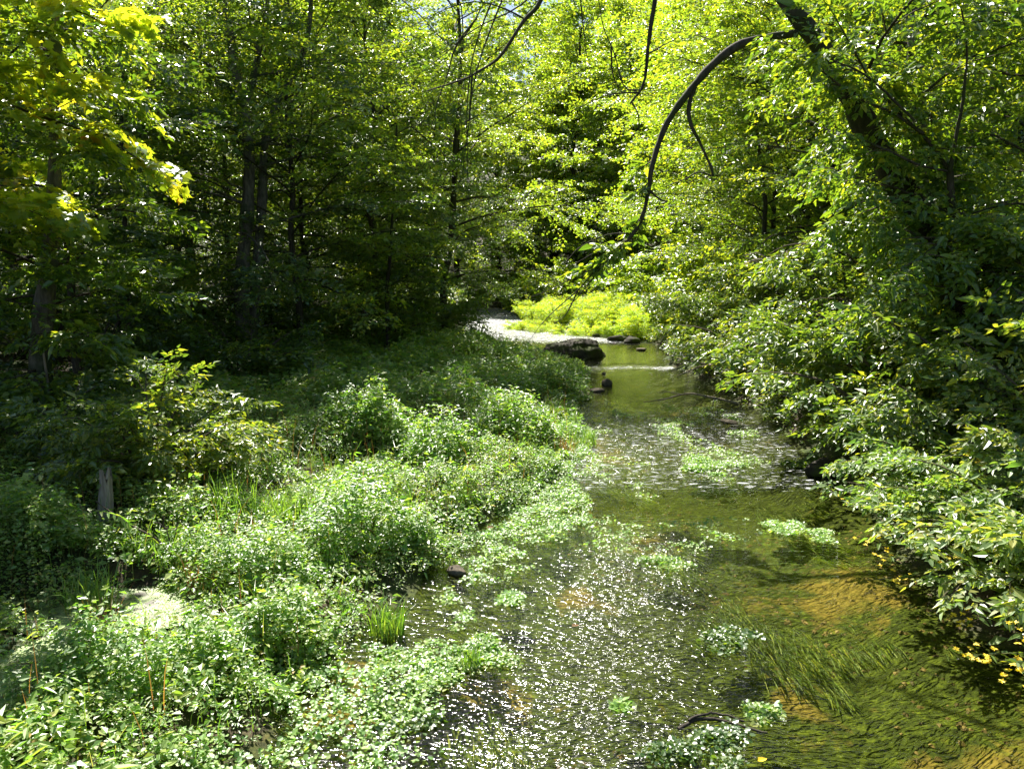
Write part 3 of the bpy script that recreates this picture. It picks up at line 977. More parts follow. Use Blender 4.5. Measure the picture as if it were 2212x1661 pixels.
t.done(M['ash'], 0.10, SPR_HANG, OVATE)

# many-stemmed small tree in front of it, and the straight trunk behind
D = 11.0
b = at_y(2200, 780, D)
b[2] = gz(b[0], b[1]) - 0.1
t = Tree('fan_branched_tree', 'small tree with bare forking branches fanning out before the leaning trunk', 'tree', b, M['bark_dark'])
TP = t.wood('trunk', np.vstack([b, px([(2150, 640), (2110, 540), (2060, 450), (2052, 372)], D)]), 0.085, 0.05, 20, 8)
BR = [[(2052, 372), (2010, 310), (1940, 240), (1880, 170), (1830, 90), (1780, 0)], [(2052, 372), (2065, 300), (2085, 200), (2090, 120), (2080, 40), (2060, -60)],
      [(1995, 290), (1930, 245), (1860, 215), (1770, 150), (1690, 90)], [(2045, 370), (1980, 355), (1900, 320), (1830, 290)], [(1975, 260), (1900, 190), (1845, 150), (1740, 110)]]
g = np.random.default_rng(51)
for k, pth in enumerate(BR):
    P = t.wood('branch', px(pth, D - 0.1 * k), 0.03 - 0.003 * k, 0.006, 20, 6, wob=0.008, seed=k)
    t.leaf(P[9:], 900 + k, nsub=3, spray=0.36, gap=0.55, hang=0.35, sub_len=0.3)
for k in range(20):
    p0 = TP[int(3 + 12 * k / 20)]
    lim = limb_path(p0, k * 2.4, g.uniform(-0.1, 0.6), g.uniform(0.9, 2.2), g, n=7, droop=0.7)
    mk('branch', tube(lim - t.base, np.linspace(0.014, 0.004, 7), 5, cap=False), M['bark_dark'], t.root)
    t.leaf(lim, 920 + k, nsub=6, spray=0.45, gap=0.26, hang=0.35)
t.done(M['ash'], 0.10, SPR_HANG, OVATE)

D = 13.5
b = at_y(2010, 780, D)
b[2] = gz(b[0], b[1]) - 0.1
t = Tree('straight_tree', 'straight mossy trunk standing behind the fanning branches', 'tree', b, M['bark'])
TP = t.wood('trunk', np.vstack([b, px([(2005, 600), (1998, 430), (1985, 250), (1972, 80), (1965, -100), (1960, -300)], D)]), 0.17, 0.08, 24, 9)
g = np.random.default_rng(61)
for k in range(34):
    lim = limb_path(TP[int(3 + 20 * k / 34)], k * 2.4, g.uniform(0.0, 0.6), g.uniform(1.6, 3.2), g, n=8, droop=0.7)
    mk('limb', tube(lim - t.base, np.linspace(0.025, 0.006, 8), 5, cap=False), M['bark_dark'], t.root)
    t.leaf(lim, 960 + k, nsub=6, spray=0.6, gap=0.32, hang=0.25)
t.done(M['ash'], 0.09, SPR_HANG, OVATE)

# trees and bushes crowding the steep bank
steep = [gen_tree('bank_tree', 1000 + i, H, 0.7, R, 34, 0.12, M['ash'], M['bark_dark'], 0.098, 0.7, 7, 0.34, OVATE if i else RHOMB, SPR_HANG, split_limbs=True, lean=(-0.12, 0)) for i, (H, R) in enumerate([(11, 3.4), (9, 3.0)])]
STEEP = [(9.2, 10.2, 1, 1.0), (10.5, 15.5, 0, 1.0), (8.4, 18.8, 1, 1.0), (8.0, 24.0, 0, 0.9), (12.0, 21.0, 0, 1.1), (9.8, 28.5, 0, 1.0), (13.5, 26.5, 0, 1.1), (14.0, 17.0, 0, 1.1)]
for i, (x, y, k, s) in enumerate(STEEP):
    place(steep[k], x, y, 0.25 * math.sin(i * 2.0), s, ('leafy tree filling the steep bank beyond the fanning branches', 'leafy tree up the steep bank behind the straight mossy trunk', 'leafy tree whose boughs hold the bleached dead limb',
                                                       'leafy tree leaning over the smooth pool below the boulder', 'tall leafy tree up the steep bank behind the dead limb', 'leafy tree on the steep bank across from the boulder',
                                                       'tall leafy tree up the steep bank behind the smooth pool', 'tall leafy tree highest on the bank behind the straight mossy trunk')[i], group='trees on the steep bank')
bush = [gen_shrub('bank_bush', 340 + i, H, R, 12, M['shrub'], 0.08, 0.42, OVATE, SPR_HANG, nsub=6, gap=0.2, hang=0.12, arch=1.2) for i, (H, R) in enumerate([(2.4, 1.7), (1.7, 1.3)])]
BUSH = [(6.1, 11.5, 0, 1.15), (6.3, 14.2, 0, 1.1), (6.6, 17.0, 0, 1.2), (6.9, 20.0, 0, 1.2), (6.8, 23.5, 0, 1.2), (7.3, 27.5, 0, 1.2), (7.4, 13.0, 0, 1.4), (8.3, 16.2, 0, 1.5), (6.7, 9.2, 0, 1.2), (7.9, 10.5, 0, 1.5),
        (5.6, 9.6, 1, 1.0), (8.3, 21.5, 0, 1.5), (5.9, 7.6, 0, 0.95)]
for i, (x, y, k, s) in enumerate(BUSH):
    place(bush[k], x, y, i * 1.9, s, ('dense green bush directly beneath the leaning trunk', 'green bush dipping to the water beside the dark waterline stone', 'green bush overhanging the crooked bleached branch',
                                     'green bush behind the bare pale branch poking from the bank', 'green bush bordering the smooth pool upstream of the pale branch', 'green bush facing the boulder across the pool',
                                     'tall green bush at the foot of the straight mossy trunk', 'tall green bush below the sun bleached dead limb', 'green bush rising behind the silvery margin bushes',
                                     'green bush hiding the base of the fanning branches', 'low green bush over the furthest reaching yellow flowers', 'tall green bush up the bank behind the pale poking branch',
                                     'green bush above the tall orange yellow flower spray')[i], 'bush', 'bushes along the steep bank')
front = [gen_shrub('overhanging_bush', 360 + i, H, R, 13, M['pale'], 0.068, 0.32, OVATE, SPR_MID, nsub=6, gap=0.17, hang=0.05, arch=1.4, barkmat=M['stem']) for i, (H, R) in enumerate([(1.25, 1.15), (0.95, 0.95)])]
for i, (x, y, k, s) in enumerate([(4.95, 8.2, 0, 1.0), (4.9, 6.9, 0, 1.0), (4.75, 5.9, 1, 1.0), (5.6, 6.4, 0, 1.15)]):
    place(front[k], x, y, i * 2.2, s, ('silvery green bush by the black rock at the stream margin', 'silvery green bush dipping beside the golden sand patch', 'low silvery green bush over the weedy water with yellow flowers below',
                                      'silvery green bush set back behind the lower margin bushes')[i], 'bush', 'silvery bushes at the stream margin')

# round shrub on the broad bank
sh = gen_shrub('round_shrub', 380, 1.65, 0.85, 16, M['shrub'], 0.075, 0.36, OVATE, SPR_MID, nsub=7, gap=0.17, hang=0.05, arch=0.7)
p = np.array([-4.5, 9.3])
place(sh, p[0], p[1], 0.3, 1.0, 'rounded sunlit shrub standing beside the bleached stump', 'shrub')
sh2 = gen_shrub('round_shrub', 381, 1.3, 1.0, 12, M['forest'], 0.08, 0.36, OVATE, SPR_MID, nsub=6, gap=0.2, hang=0.05)
place(sh2, -6.3, 10.2, 0.3, 0.9, 'low dark shrub in front of the pale scarred trunk', 'shrub')


# ------------------------------------------------------------------ bank herbs
def scatter(n, x0, x1, y0, y1, rng):
    return rng.uniform(x0, x1, n), rng.uniform(y0, y1, n)


def herb_leaves(x, y, z, h, leaf, per, rng, shape, spread=0.09, lean=0.06):
    n = len(x)
    P0 = np.stack([x, y, z], -1)
    ln = rng.normal(0, lean, (n, 2))
    t = rng.uniform(0.3, 1.0, (n, per)) ** 0.7
    az = rng.uniform(0, 2 * PI, (n, per))
    r = spread * (1.25 - t) * rng.uniform(0.3, 1.1, (n, per)) + 0.01
    P = np.zeros((n, per, 3))
    P[..., 0] = P0[:, None, 0] + ln[:, None, 0] * t + r * np.cos(az)
    P[..., 1] = P0[:, None, 1] + ln[:, None, 1] * t + r * np.sin(az)
    P[..., 2] = P0[:, None, 2] + h[:, None] * t
    Dd = np.stack([np.cos(az), np.sin(az), rng.normal(-0.1, 0.3, (n, per))], -1)
    U = np.stack([rng.normal(0, 0.5, (n, per)) - 0.1 * np.cos(az), rng.normal(0, 0.5, (n, per)), np.ones((n, per))], -1)
    S = np.broadcast_to(np.asarray(leaf)[..., None] if np.ndim(leaf) else leaf, (n, per)) * np.exp(rng.normal(0, 0.3, (n, per)))
    return leaves(P.reshape(-1, 3), Dd.reshape(-1, 3), U.reshape(-1, 3), S.reshape(-1), shape)


def herb_stems(x, y, z, h, rng, r=0.004):
    n = len(x)
    az = rng.uniform(0, PI, n)
    dx, dy = np.cos(az) * r, np.sin(az) * r
    V = np.zeros((n, 3, 3))
    V[:, 0] = np.stack([x - dx, y - dy, z - 0.03], -1)
    V[:, 1] = np.stack([x + dx, y + dy, z - 0.03], -1)
    V[:, 2] = np.stack([x, y, z + h * 0.95], -1)
    return V.reshape(-1, 3), np.arange(n * 3).reshape(-1, 3)


def hummock(x, y):
    return np.clip(0.27 + 0.30 * vnoise(x, y, 1.15, 31) + 0.16 * vnoise(x, y, 2.6, 32), 0.07, 0.8)


rng = np.random.default_rng(91)
x, y = scatter(17000, -8.5, 2.6, 3.6, 15, rng)
keep = (x < edge_l(y) - 0.05) & (pool(x, y) > 1.1) & (x > -0.72 * y - 1.0)
x, y = x[keep], y[keep]
z = height(x, y)
h = hummock(x, y) * np.clip(0.45 + 0.5 * (edge_l(y) - x), 0.4, 1.0)
h *= 1 - 0.62 * (1 - sm(1.2, 2.6, pool(x, y + 0.45)))
sx = on_ground(222, 1135)
front_of = np.exp(-(((x - sx[0] * y / sx[1]) / 0.28) ** 2)) * (y < sx[1] + 0.25) * (y > sx[1] - 1.5)
h *= 1 - 0.8 * front_of
hb = [herb_leaves(x, y, z, h, np.clip(0.033 + 0.016 * vnoise(x, y, 1.6, 36) + rng.normal(0, 0.006, len(x)), 0.016, 0.07), 22, rng, RHOMB), herb_leaves(x[::7], y[::7], z[::7], h[::7] * 1.35, 0.07, 9, rng, LANCE, spread=0.07)]
herbs = mk('bank_herbs', hb, M['herb'], smooth=False)
tag(herbs, 'sunlit low green herbs covering the broad bank', 'herbs', kind='stuff')
st = mk('herb_stems', [herb_stems(x, y, z, h, rng)], M['stem'], herbs)
tag(st, kind='stuff')
x, y = scatter(16000, -12, 3.5, 14, 36, rng)
keep = (x < edge_l(y) - 0.05) & (x > -0.5 * y + 1.0)
x, y = x[keep], y[keep]
z = height(x, y)
h = (hummock(x, y) * 1.3 + 0.12) * np.clip(0.25 + 0.35 * (edge_l(y) - x), 0.25, 1.0)
mid_herbs = mk('wood_edge_herbs', [herb_leaves(x, y, z, h, 0.085, 11, rng, RHOMB, spread=0.16)], M['herb'], smooth=False)
tag(mid_herbs, 'taller shaded herbs along the bank below the wood', 'herbs', kind='stuff')
x, y = scatter(9000, 3.5, 12, 5, 36, rng)
keep = x > edge_r(y) + 0.0
x, y = x[keep], y[keep]
z = height(x, y)
rh = mk('steep_bank_herbs', [herb_leaves(x, y, z, 0.25 + 0.3 * rng.random(len(x)), 0.09, 8, rng, RHOMB, spread=0.15)], M['shrub'], smooth=False)
tag(rh, 'shaded green ground cover under the bushes of the steep bank', 'herbs', kind='stuff')


def herb_clump(u, v, R, H, label, seed, leaf=0.05, mat='herb'):
    g = np.random.default_rng(seed)
    p = on_ground(u, v)
    o = thing('herb_clump', label, 'herbs', p, 'herb mounds on the broad bank')
    n = int(110 * R * R * 3.14 + 40)
    a, rr = g.uniform(0, 2 * PI, n), np.sqrt(g.random(n)) * g.uniform(0.8, 1.2, n)
    k = 1 + 0.18 * np.sin(3 * a + seed) + 0.1 * np.sin(5 * a)
    xx, yy = R * rr * k * np.cos(a), R * rr * k * np.sin(a)
    zz = height(p[0] + xx, p[1] + yy) - p[2]
    hh = H * np.clip(1.05 - 0.75 * rr ** 2, 0.15, 1) * g.uniform(0.65, 1.2, n)
    mk('leaves', [herb_leaves(xx, yy, zz, hh, leaf * g.uniform(0.7, 1.15), 24, g, RHOMB, spread=0.10)], M[mat], o, smooth=False)
    tag(mk('stems', [herb_stems(xx, yy, zz, hh, g)], M['stem'], o), kind='stuff')
    return o


MOUNDS = [(770, 1190, 0.62, 0.72, 'largest sunlit herb mound with grass on its crown'), (905, 1200, 0.35, 0.5, 'small herb mound tucked against the largest mound'),
          (560, 1270, 0.55, 0.5, 'broad low herb mound next to the dark rotten stick'), (440, 1240, 0.35, 0.42, 'little herb mound behind the rotten stick'),
          (120, 1240, 0.5, 0.45, 'leafy herb mound between the duckweed pool and the stump'), (50, 1190, 0.5, 0.6, 'herb mound in front of the pale scarred trunk'),
          (230, 1520, 0.42, 0.55, 'dark sided herb mound beside the narrow duckweed arm'), (420, 1480, 0.4, 0.4, 'herb mound in front of the dry stalks by the pool'),
          (620, 1400, 0.45, 0.38, 'wide herb mound above the watercress shallows'), (60, 1560, 0.35, 0.45, 'herb mound on the far side of the narrow duckweed arm'),
          (1110, 960, 0.8, 0.75, 'tall herb mound on the narrow bank across from the fallen branch'), (950, 1010, 0.7, 0.7, 'shaded herb mound above the pale grass tuft'),
          (1190, 850, 0.8, 0.7, 'herb mound at the bank point below the boulder'), (1060, 775, 0.9, 0.4, 'yellowish herb mound beside the white far riffle'), (800, 960, 0.8, 0.8, 'shaded herb mound below the slender wood edge sapling')]
for i, (u, v, R, H, lab) in enumerate(MOUNDS):
    herb_clump(u, v, R, H * 1.2, lab, 900 + i, 0.042 if v > 1100 else 0.06)


# grass
def blades(x, y, z, h, w, rng, bend=0.6, seg=4):
    n = len(x)
    az = rng.uniform(0, 2 * PI, n)
    b = bend * rng.uniform(0.3, 1.3, n)
    tw = az + PI / 2 + rng.normal(0, 0.4, n)
    V = np.zeros((n, 2 * seg + 1, 3))
    for i in range(seg + 1):
        t = i / seg
        out = h * b * t * t * 0.75
        up = h * (t - 0.38 * b * t ** 3)
        c = np.stack([x + np.cos(az) * out, y + np.sin(az) * out, z + up], -1)
        ww = w * (1 - t) ** 0.7 if i < seg else 0
        if i < seg:
            o = np.stack([np.cos(tw), np.sin(tw), np.zeros(n)], -1) * (np.asarray(ww) * 0.5 * np.ones(n))[:, None]
            V[:, 2 * i] = c - o
            V[:, 2 * i + 1] = c + o
        else:
            V[:, 2 * i] = c
    k = 2 * seg + 1
    tri = []
    for i in range(seg - 1):
        a = 2 * i
        tri += [[a, a + 1, a + 3], [a, a + 3, a + 2]]
    tri.append([2 * seg - 2, 2 * seg - 1, 2 * seg])
    Fa = (np.arange(n) * k)[:, None, None] + np.array(tri)[None]
    return V.reshape(-1, 3), Fa.reshape(-1, 3)


def tuft(u, v, label, h=0.55, n=130, r=0.22, seed=0, mat='grass', w=0.013, name='grass_tuft', group=None):
    g = np.random.default_rng(seed)
    p = on_ground(u, v)
    o = thing(name, label, 'grass tuft', p, group)
    a, rr = g.uniform(0, 2 * PI, n), r * np.sqrt(g.random(n))
    mk('blades', [blades(rr * np.cos(a), rr * np.sin(a), np.full(n, -0.04), h * g.uniform(0.6, 1.2, n), w, g)], M[mat], o, smooth=False)
    return o


TUFTS = [(500, 1130, 'tall grass tuft rising from the shade line below the wood', 0.75, 170, 0.30), (615, 1140, 'arching grass tuft beside the tall tuft at the shade line', 0.65, 150, 0.28),
         (835, 1120, 'bright grass tuft crowning the largest herb mound', 0.7, 190, 0.35), (700, 1110, 'thin grass tuft between the shade line tuft and the largest herb mound', 0.6, 110, 0.25),
         (835, 1370, 'upright sedge tuft at the edge of the watercress', 0.42, 150, 0.15), (390, 1210, 'yellowing grass tuft by the fallen bare twig', 0.5, 130, 0.3),
         (320, 1195, 'short yellow grass tuft behind the fallen bare twig', 0.4, 90, 0.25), (1250, 960, 'bright grass tuft leaning over the stream at the narrow bank', 0.5, 160, 0.35),
         (1020, 1440, 'small grass tuft growing out of the midstream watercress', 0.28, 60, 0.08), (200, 1330, 'brown edged grass tuft standing by the duckweed pool', 0.6, 120, 0.2),
         (640, 1480, 'dark little sedge tuft among the watercress', 0.25, 70, 0.1), (1000, 1080, 'pale grass tuft on the shaded slope above the watercress mat', 0.45, 90, 0.2)]
for i, (u, v, lab, hh, nn, rr) in enumerate(TUFTS):
    tuft(u, v, lab, hh * 0.85, nn, rr, 130 + i)
for i, (u, v, lab) in enumerate([(830, 1160, 'rust brown dry stalks at the shadowed side of the largest herb mound'), (440, 1290, 'dark red dry dock stalks in the middle of the sunlit herbs'),
                                 (215, 1400, 'brown dry stalks on the mound beside the duckweed pool'), (1225, 985, 'withered brown stalks at the foot of the narrow bank')]):
    tuft(u, v, lab, 0.5, 60, 0.16, 160 + i, 'dry', 0.008, 'dry_stalk_clump')

x, y = scatter(15000, -8, 2.6, 3.8, 26, rng)
keep = (x < edge_l(y) - 0.1) & (pool(x, y) > 1.2) & (x > -0.72 * y - 1.0) & (vnoise(x, y, 0.8, 35) > -0.15)
x, y = x[keep], y[keep]
bg = mk('bank_grass', [blades(x, y, height(x, y), rng.uniform(0.2, 0.62, len(x)) + 0.12 * sm(10, 20, y), 0.006 + 0.0006 * y, rng, 0.8, 3)], M['grass'], smooth=False)
tag(bg, 'thin grass blades growing through the bank herbs', 'grass', kind='stuff')
x, y = scatter(1300, -7, 2.2, 4, 20, rng)
keep = (x < edge_l(y) - 0.2) & (pool(x, y) > 1.2)
x, y = x[keep], y[keep]
ds = mk('dead_stalks', [blades(x, y, height(x, y), rng.uniform(0.3, 0.8, len(x)), 0.008, rng, 0.35, 3)], M['dry'], smooth=False)
tag(ds, 'scattered brown dead stalks among the bank herbs', 'dead stalks', kind='stuff')

# far meadow
x, y = scatter(17000, 0.2, 11, 35.5, 58, rng)
keep = (x > edge_r(y) + 0.15) & (x < 10.5)
x, y = x[keep], y[keep]
z = height(x, y)
h = (0.8 + 0.45 * vnoise(x, y, 0.6, 41) + 0.4 * vnoise(x, y, 1.4, 42)) * np.clip(0.35 + 0.3 * (x - edge_r(y)), 0.35, 1)
md = mk('meadow_grass', [blades(x, y, z, h * 1.1, 0.035, rng, 0.6, 3), herb_leaves(x, y, z, h, 0.10, 5, rng, RHOMB, spread=0.12)], M['meadow'], smooth=False)
tag(md, 'bright yellow green meadow growth inside the stream bend', 'meadow', kind='stuff')

mdw = [gen_shrub('meadow_clump', 420 + i, H, R, 12, M['meadow'], 0.085, 0.4, LANCE, SPR_MID, barkmat=M['stem'], nsub=5, gap=0.3, hang=0.0, arch=0.7) for i, (H, R) in enumerate([(1.3, 0.9), (0.9, 0.7)])]
for i, (u, v, k, sc_) in enumerate([(1130, 712, 1, 1.0), (1170, 716, 0, 0.8), (1225, 722, 1, 1.0), (1270, 726, 0, 0.75), (1330, 728, 1, 1.0), (1385, 730, 0, 0.9), (1200, 700, 0, 1.1), (1290, 705, 0, 1.0), (1350, 706, 1, 1.3),
                                  (1250, 690, 0, 1.2), (1150, 695, 0, 1.1), (1320, 690, 0, 1.2), (1405, 715, 0, 1.2)]):
    q = on_ground(u, v)
    place(mdw[k], q[0], q[1], i * 2.1, sc_, 'bright yellow green weed clump standing up out of the far meadow', 'weed clump', 'weed clumps in the meadow')

# ------------------------------------------------------------------ watercress
CPX = [(1285, 930), (1285, 960), (1240, 1010), (1265, 1075), (1275, 1110), (1235, 1155), (1150, 1235), (1045, 1290), (1000, 1370), (945, 1450), (925, 1520), (930, 1661), (930, 1790)]
Cw = np.array([at_z(*p) for p in CPX])[::-1]


def edge_c(y):
    return np.interp(y, Cw[:, 1], Cw[:, 0])


x, y = scatter(26000, -3.0, 2.6, 3.6, 15, rng)
nz = vnoise(x, y, 1.7, 51) + 0.6 * vnoise(x, y, 4.2, 52)
keep = (x > edge_l(y) - 0.45) & (x < edge_c(y) + 0.10 * vnoise(x, y, 3.5, 53)) & (nz > -0.12 - 0.5 * sm(8.0, 9.5, y))
x, y, nz = x[keep], y[keep], nz[keep]
z = np.maximum(height(x, y), -0.02)
h = 0.05 + 0.10 * np.clip(nz + 0.3, 0, 1)
cress = mk('watercress', [herb_leaves(x, y, z, h, 0.026, 7, rng, ROUND, spread=0.05, lean=0.02)], M['cress'], smooth=False)
tag(cress, 'pale green watercress mat floating along the stream margin', 'watercress', kind='stuff')


def cress_clump(u, v, w_px, hgt, label, seed, dense=1.0):
    g = np.random.default_rng(seed)
    p = at_z(u, v, 0.0)
    R = w_px / F * np.linalg.norm(p - np.array([0, 0, CAM_H])) / 2
    o = thing('watercress_clump', label, 'watercress', p)
    xs, ys, hs = [], [], []
    for k in range(9):
        c = g.normal(0, 0.5, 2) * R * (0.9, 1.0) + np.array([-0.12, -0.25]) * R * k / 3
        r = R * g.uniform(0.2, 0.5)
        n = int(900 * r * r * 3.14 * dense + 12)
        a, rr = g.uniform(0, 2 * PI, n), np.sqrt(g.random(n)) * g.uniform(0.75, 1.25, n)
        xs.append(c[0] + r * rr * np.cos(a))
        ys.append(c[1] + r * rr * np.sin(a) * 0.85)
        hs.append(hgt * 0.6 * r / (0.6 * R) * np.clip(1 - 0.85 * rr ** 2, 0.05, 1) * g.uniform(0.6, 1.2, n) + 0.008)
    xx, yy, hh = map(np.concatenate, (xs, ys, hs))
    n = len(xx)
    mk('leaves', [herb_leaves(xx, yy, np.full(n, -0.008), hh, 0.021 + 0.008 * g.random(), 6, g, ROUND, spread=0.05, lean=0.02)], M['forest' if 'dark' in label else 'herb' if seed % 3 == 0 else 'cress'], o, smooth=False)  # dark labelled clumps take a darker leaf, their shade put into the colour
    mk('stems', [herb_stems(xx, yy, np.full(n, -0.04), hh, g, 0.002)], M['stem'], o)['kind'] = 'stuff'
    return o


CLUMPS = [(1530, 1005, 110, 0.16, 'bright watercress island in midstream below the fallen pale branch'), (1442, 1215, 85, 0.16, 'small upright watercress clump in the rippled midstream'),
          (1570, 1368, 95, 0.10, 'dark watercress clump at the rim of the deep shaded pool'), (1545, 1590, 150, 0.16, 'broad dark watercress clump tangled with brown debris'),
          (1025, 1415, 150, 0.15, 'watercress clump with grass blades beside the sandy shallows'), 
          (1700, 1130, 110, 0.05, 'flat watercress patch near the green weed bed'), (1345, 1525, 30, 0.05, 'tiny watercress tuft in the silvery ripples'),
          (1770, 1000, 110, 0.20, 'watercress clump under the bushes beside the dark rock'), (1575, 905, 40, 0.06, 'small cress tuft on the pale midstream gravel'),
          (1250, 860, 70, 0.12, 'watercress clump at the tip of the narrow bank'), (870, 1420, 120, 0.10, 'pale watercress mound between two sandy shallows'),
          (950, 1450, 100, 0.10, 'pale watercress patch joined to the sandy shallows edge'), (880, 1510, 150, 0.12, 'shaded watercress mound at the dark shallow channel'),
          (1640, 1535, 60, 0.06, 'small watercress sprig beside the brown debris'), (1110, 1290, 60, 0.06, 'little watercress sprig off the point of the mat')]
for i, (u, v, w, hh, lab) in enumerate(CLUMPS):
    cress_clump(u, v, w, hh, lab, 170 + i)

# floating and trailing weed
x, y = scatter(90000, -1, 5.6, 3.5, 20, rng)
nz = vnoise(x, y * 0.6, 1.3, 61) + 0.5 * vnoise(x, y, 3.3, 62)
keep = (x > edge_l(y) + 0.2) & (x < edge_r(y) - 0.15) & (nz > 0.6)
x, y = x[keep], y[keep]
n = len(x)
wd = np.stack([0.25 + 0.5 * vnoise(x, y, 0.9, 63) + rng.normal(0, 0.16, n), -1 + rng.normal(0, 0.1, n), rng.normal(0, 0.08, n)], -1)
weed = mk('trailing_weed', [leaves(np.stack([x, y, np.maximum(height(x, y), -0.30) * rng.uniform(0.5, 1.0, n) - 0.025], -1), wd, np.tile([0, 0, 1.0], (n, 1)) + rng.normal(0, 0.3, (n, 3)),
                                   rng.uniform(0.10, 0.30, n), shape_rhomb(w=0.06, fold=0.02))], M['weed'], smooth=False)
tag(weed, 'green trailing weed waving under the stream surface', 'water weed', kind='stuff')
x, y = scatter(16000, 0, 5.4, 8.2, 19, rng)
nz = vnoise(x, y * 0.8, 1.5, 71) + 0.7 * vnoise(x, y, 4.5, 72)
keep = (x > edge_l(y) + 0.1) & (x < edge_r(y) - 0.4) & (nz > 0.45)
x, y = x[keep], y[keep]
fl = mk('floating_weed', [herb_leaves(x, y, np.zeros(len(x)) + 0.004, np.full(len(x), 0.025), 0.028, 3, rng, ROUND, spread=0.04, lean=0.01)], M['cress'], smooth=False)
tag(fl, 'glinting small leaves of weed breaking the water surface', 'water weed', kind='stuff')

# duckweed pool
m, nt, out = node_mat('duckweed_cover')
tc = N(nt, 'ShaderNodeTexCoord')
v1 = N(nt, 'ShaderNodeTexVoronoi', i_Scale=120.0)
n1 = N(nt, 'ShaderNodeTexNoise', i_Scale=5.0, i_Detail=4.0)
nt.links.new(tc.outputs['Object'], v1.inputs['Vector'])
nt.links.new(tc.outputs['Object'], n1.inputs['Vector'])
c1 = ramp(nt, v1.outputs['Color'], [(0.1, (0.14, 0.20, 0.05)), (0.9, (0.34, 0.42, 0.16))])
c2 = mixrgb(nt, ramp(nt, n1.outputs[0], [(0.50, (0, 0, 0)), (0.60, (1, 1, 1))]), c1, (0.05, 0.04, 0.02))
pp = N(nt, 'ShaderNodeBsdfPrincipled', i_Roughness=0.55)
nt.links.new(c2, pp.inputs['Base Color'])
nt.links.new(pp.outputs[0], out.inputs[0])
for i, (cx, cy_, rx, ry) in enumerate(POOLS):
    a = np.linspace(0, 2 * PI, 48, endpoint=False)
    k = 1.25 * (1 + 0.08 * np.sin(3 * a + i) + 0.05 * np.sin(7 * a))
    zz = POOL_Z + 0.004 * i
    V = np.vstack([np.stack([cx + rx * k * np.cos(a), cy_ + ry * k * np.sin(a), np.full(48, zz)], -1), [[cx, cy_, zz]]])
    Fa = np.stack([np.arange(48), (np.arange(48) + 1) % 48, np.full(48, 48)], -1)
    o = mk('duckweed_pool', [(V, Fa)], m)
    tag(o, ('pale green duckweed covering a still pool among the bank herbs', 'narrow duckweed covered pool arm beside the dark herb mound')[i], 'pool', kind='structure')


x, y = scatter(16000, -4.6, -2.4, 4.4, 6.9, rng)
keep = (pool(x, y) < 1.2) & (vnoise(x, y, 3.0, 81) + 0.6 * vnoise(x, y, 8, 82) > -0.25)
x, y = x[keep], y[keep]
n = len(x)
a = rng.uniform(0, 2 * PI, n)
dk = mk('duckweed', [leaves(np.stack([x, y, np.full(n, POOL_Z + 0.008) + rng.uniform(0, 0.004, n)], -1), np.stack([np.cos(a), np.sin(a), 0 * a], -1), np.tile([0, 0, 1.0], (n, 1)) + rng.normal(0, 0.12, (n, 3)),
                            rng.uniform(0.008, 0.018, n), ROUND)], M['cress'], smooth=False)
tag(dk, 'tiny pale duckweed leaves floating on the still pool', 'duckweed', kind='stuff')


# ------------------------------------------------------------------ rocks
def rock(name, label, cat, loc, dims, seed, mat='rock', rot=0.0, sharp=1.0, group=None, parent=None):
    g = np.random.default_rng(seed)
    nu, nv = (64, 40) if dims[0] > 0.8 else (28, 18)
    th = np.linspace(0, PI, nv)
    ph = np.linspace(0, 2 * PI, nu, endpoint=False)
    T, Pq = np.meshgrid(th, ph, indexing='ij')
    d = np.stack([np.sin(T) * np.cos(Pq), np.sin(T) * np.sin(Pq), np.cos(T)], -1)
    r = np.ones(T.shape)
    for f, a in ((1.3, 0.26), (2.7, 0.14), (5.5, 0.08), (11.0, 0.04)):
        r += a * sharp * np.array([[mnoise.noise(Vector(d[i, j] * f + seed * 3.7)) for j in range(nu)] for i in range(nv)])
    for _ in range(7):
        nrm = unit(g.normal(0, 1, 3))
        cut = g.uniform(0.72, 0.95)
        dd = (d * r[..., None]) @ nrm
        r = np.where(dd > cut, r * (cut + 0.25 * (dd - cut)) / np.maximum(dd, 1e-6), r)
    V = (d * r[..., None] * np.array(dims)).reshape(-1, 3)
    c, s = math.cos(rot), math.sin(rot)
    V = np.stack([V[:, 0] * c - V[:, 1] * s, V[:, 0] * s + V[:, 1] * c, V[:, 2]], -1)
    i = np.arange(nv - 1)[:, None] * nu
    j = np.arange(nu)[None]
    q = np.stack([i + j, i + nu + j, i + nu + (j + 1) % nu, i + (j + 1) % nu], -1).reshape(-1, 4)
    o = mk(name, [(V, q)], M[mat], loc=tuple(float(x) for x in loc), parent=parent)
    if label:
        tag(o, label, cat, group)
    return o


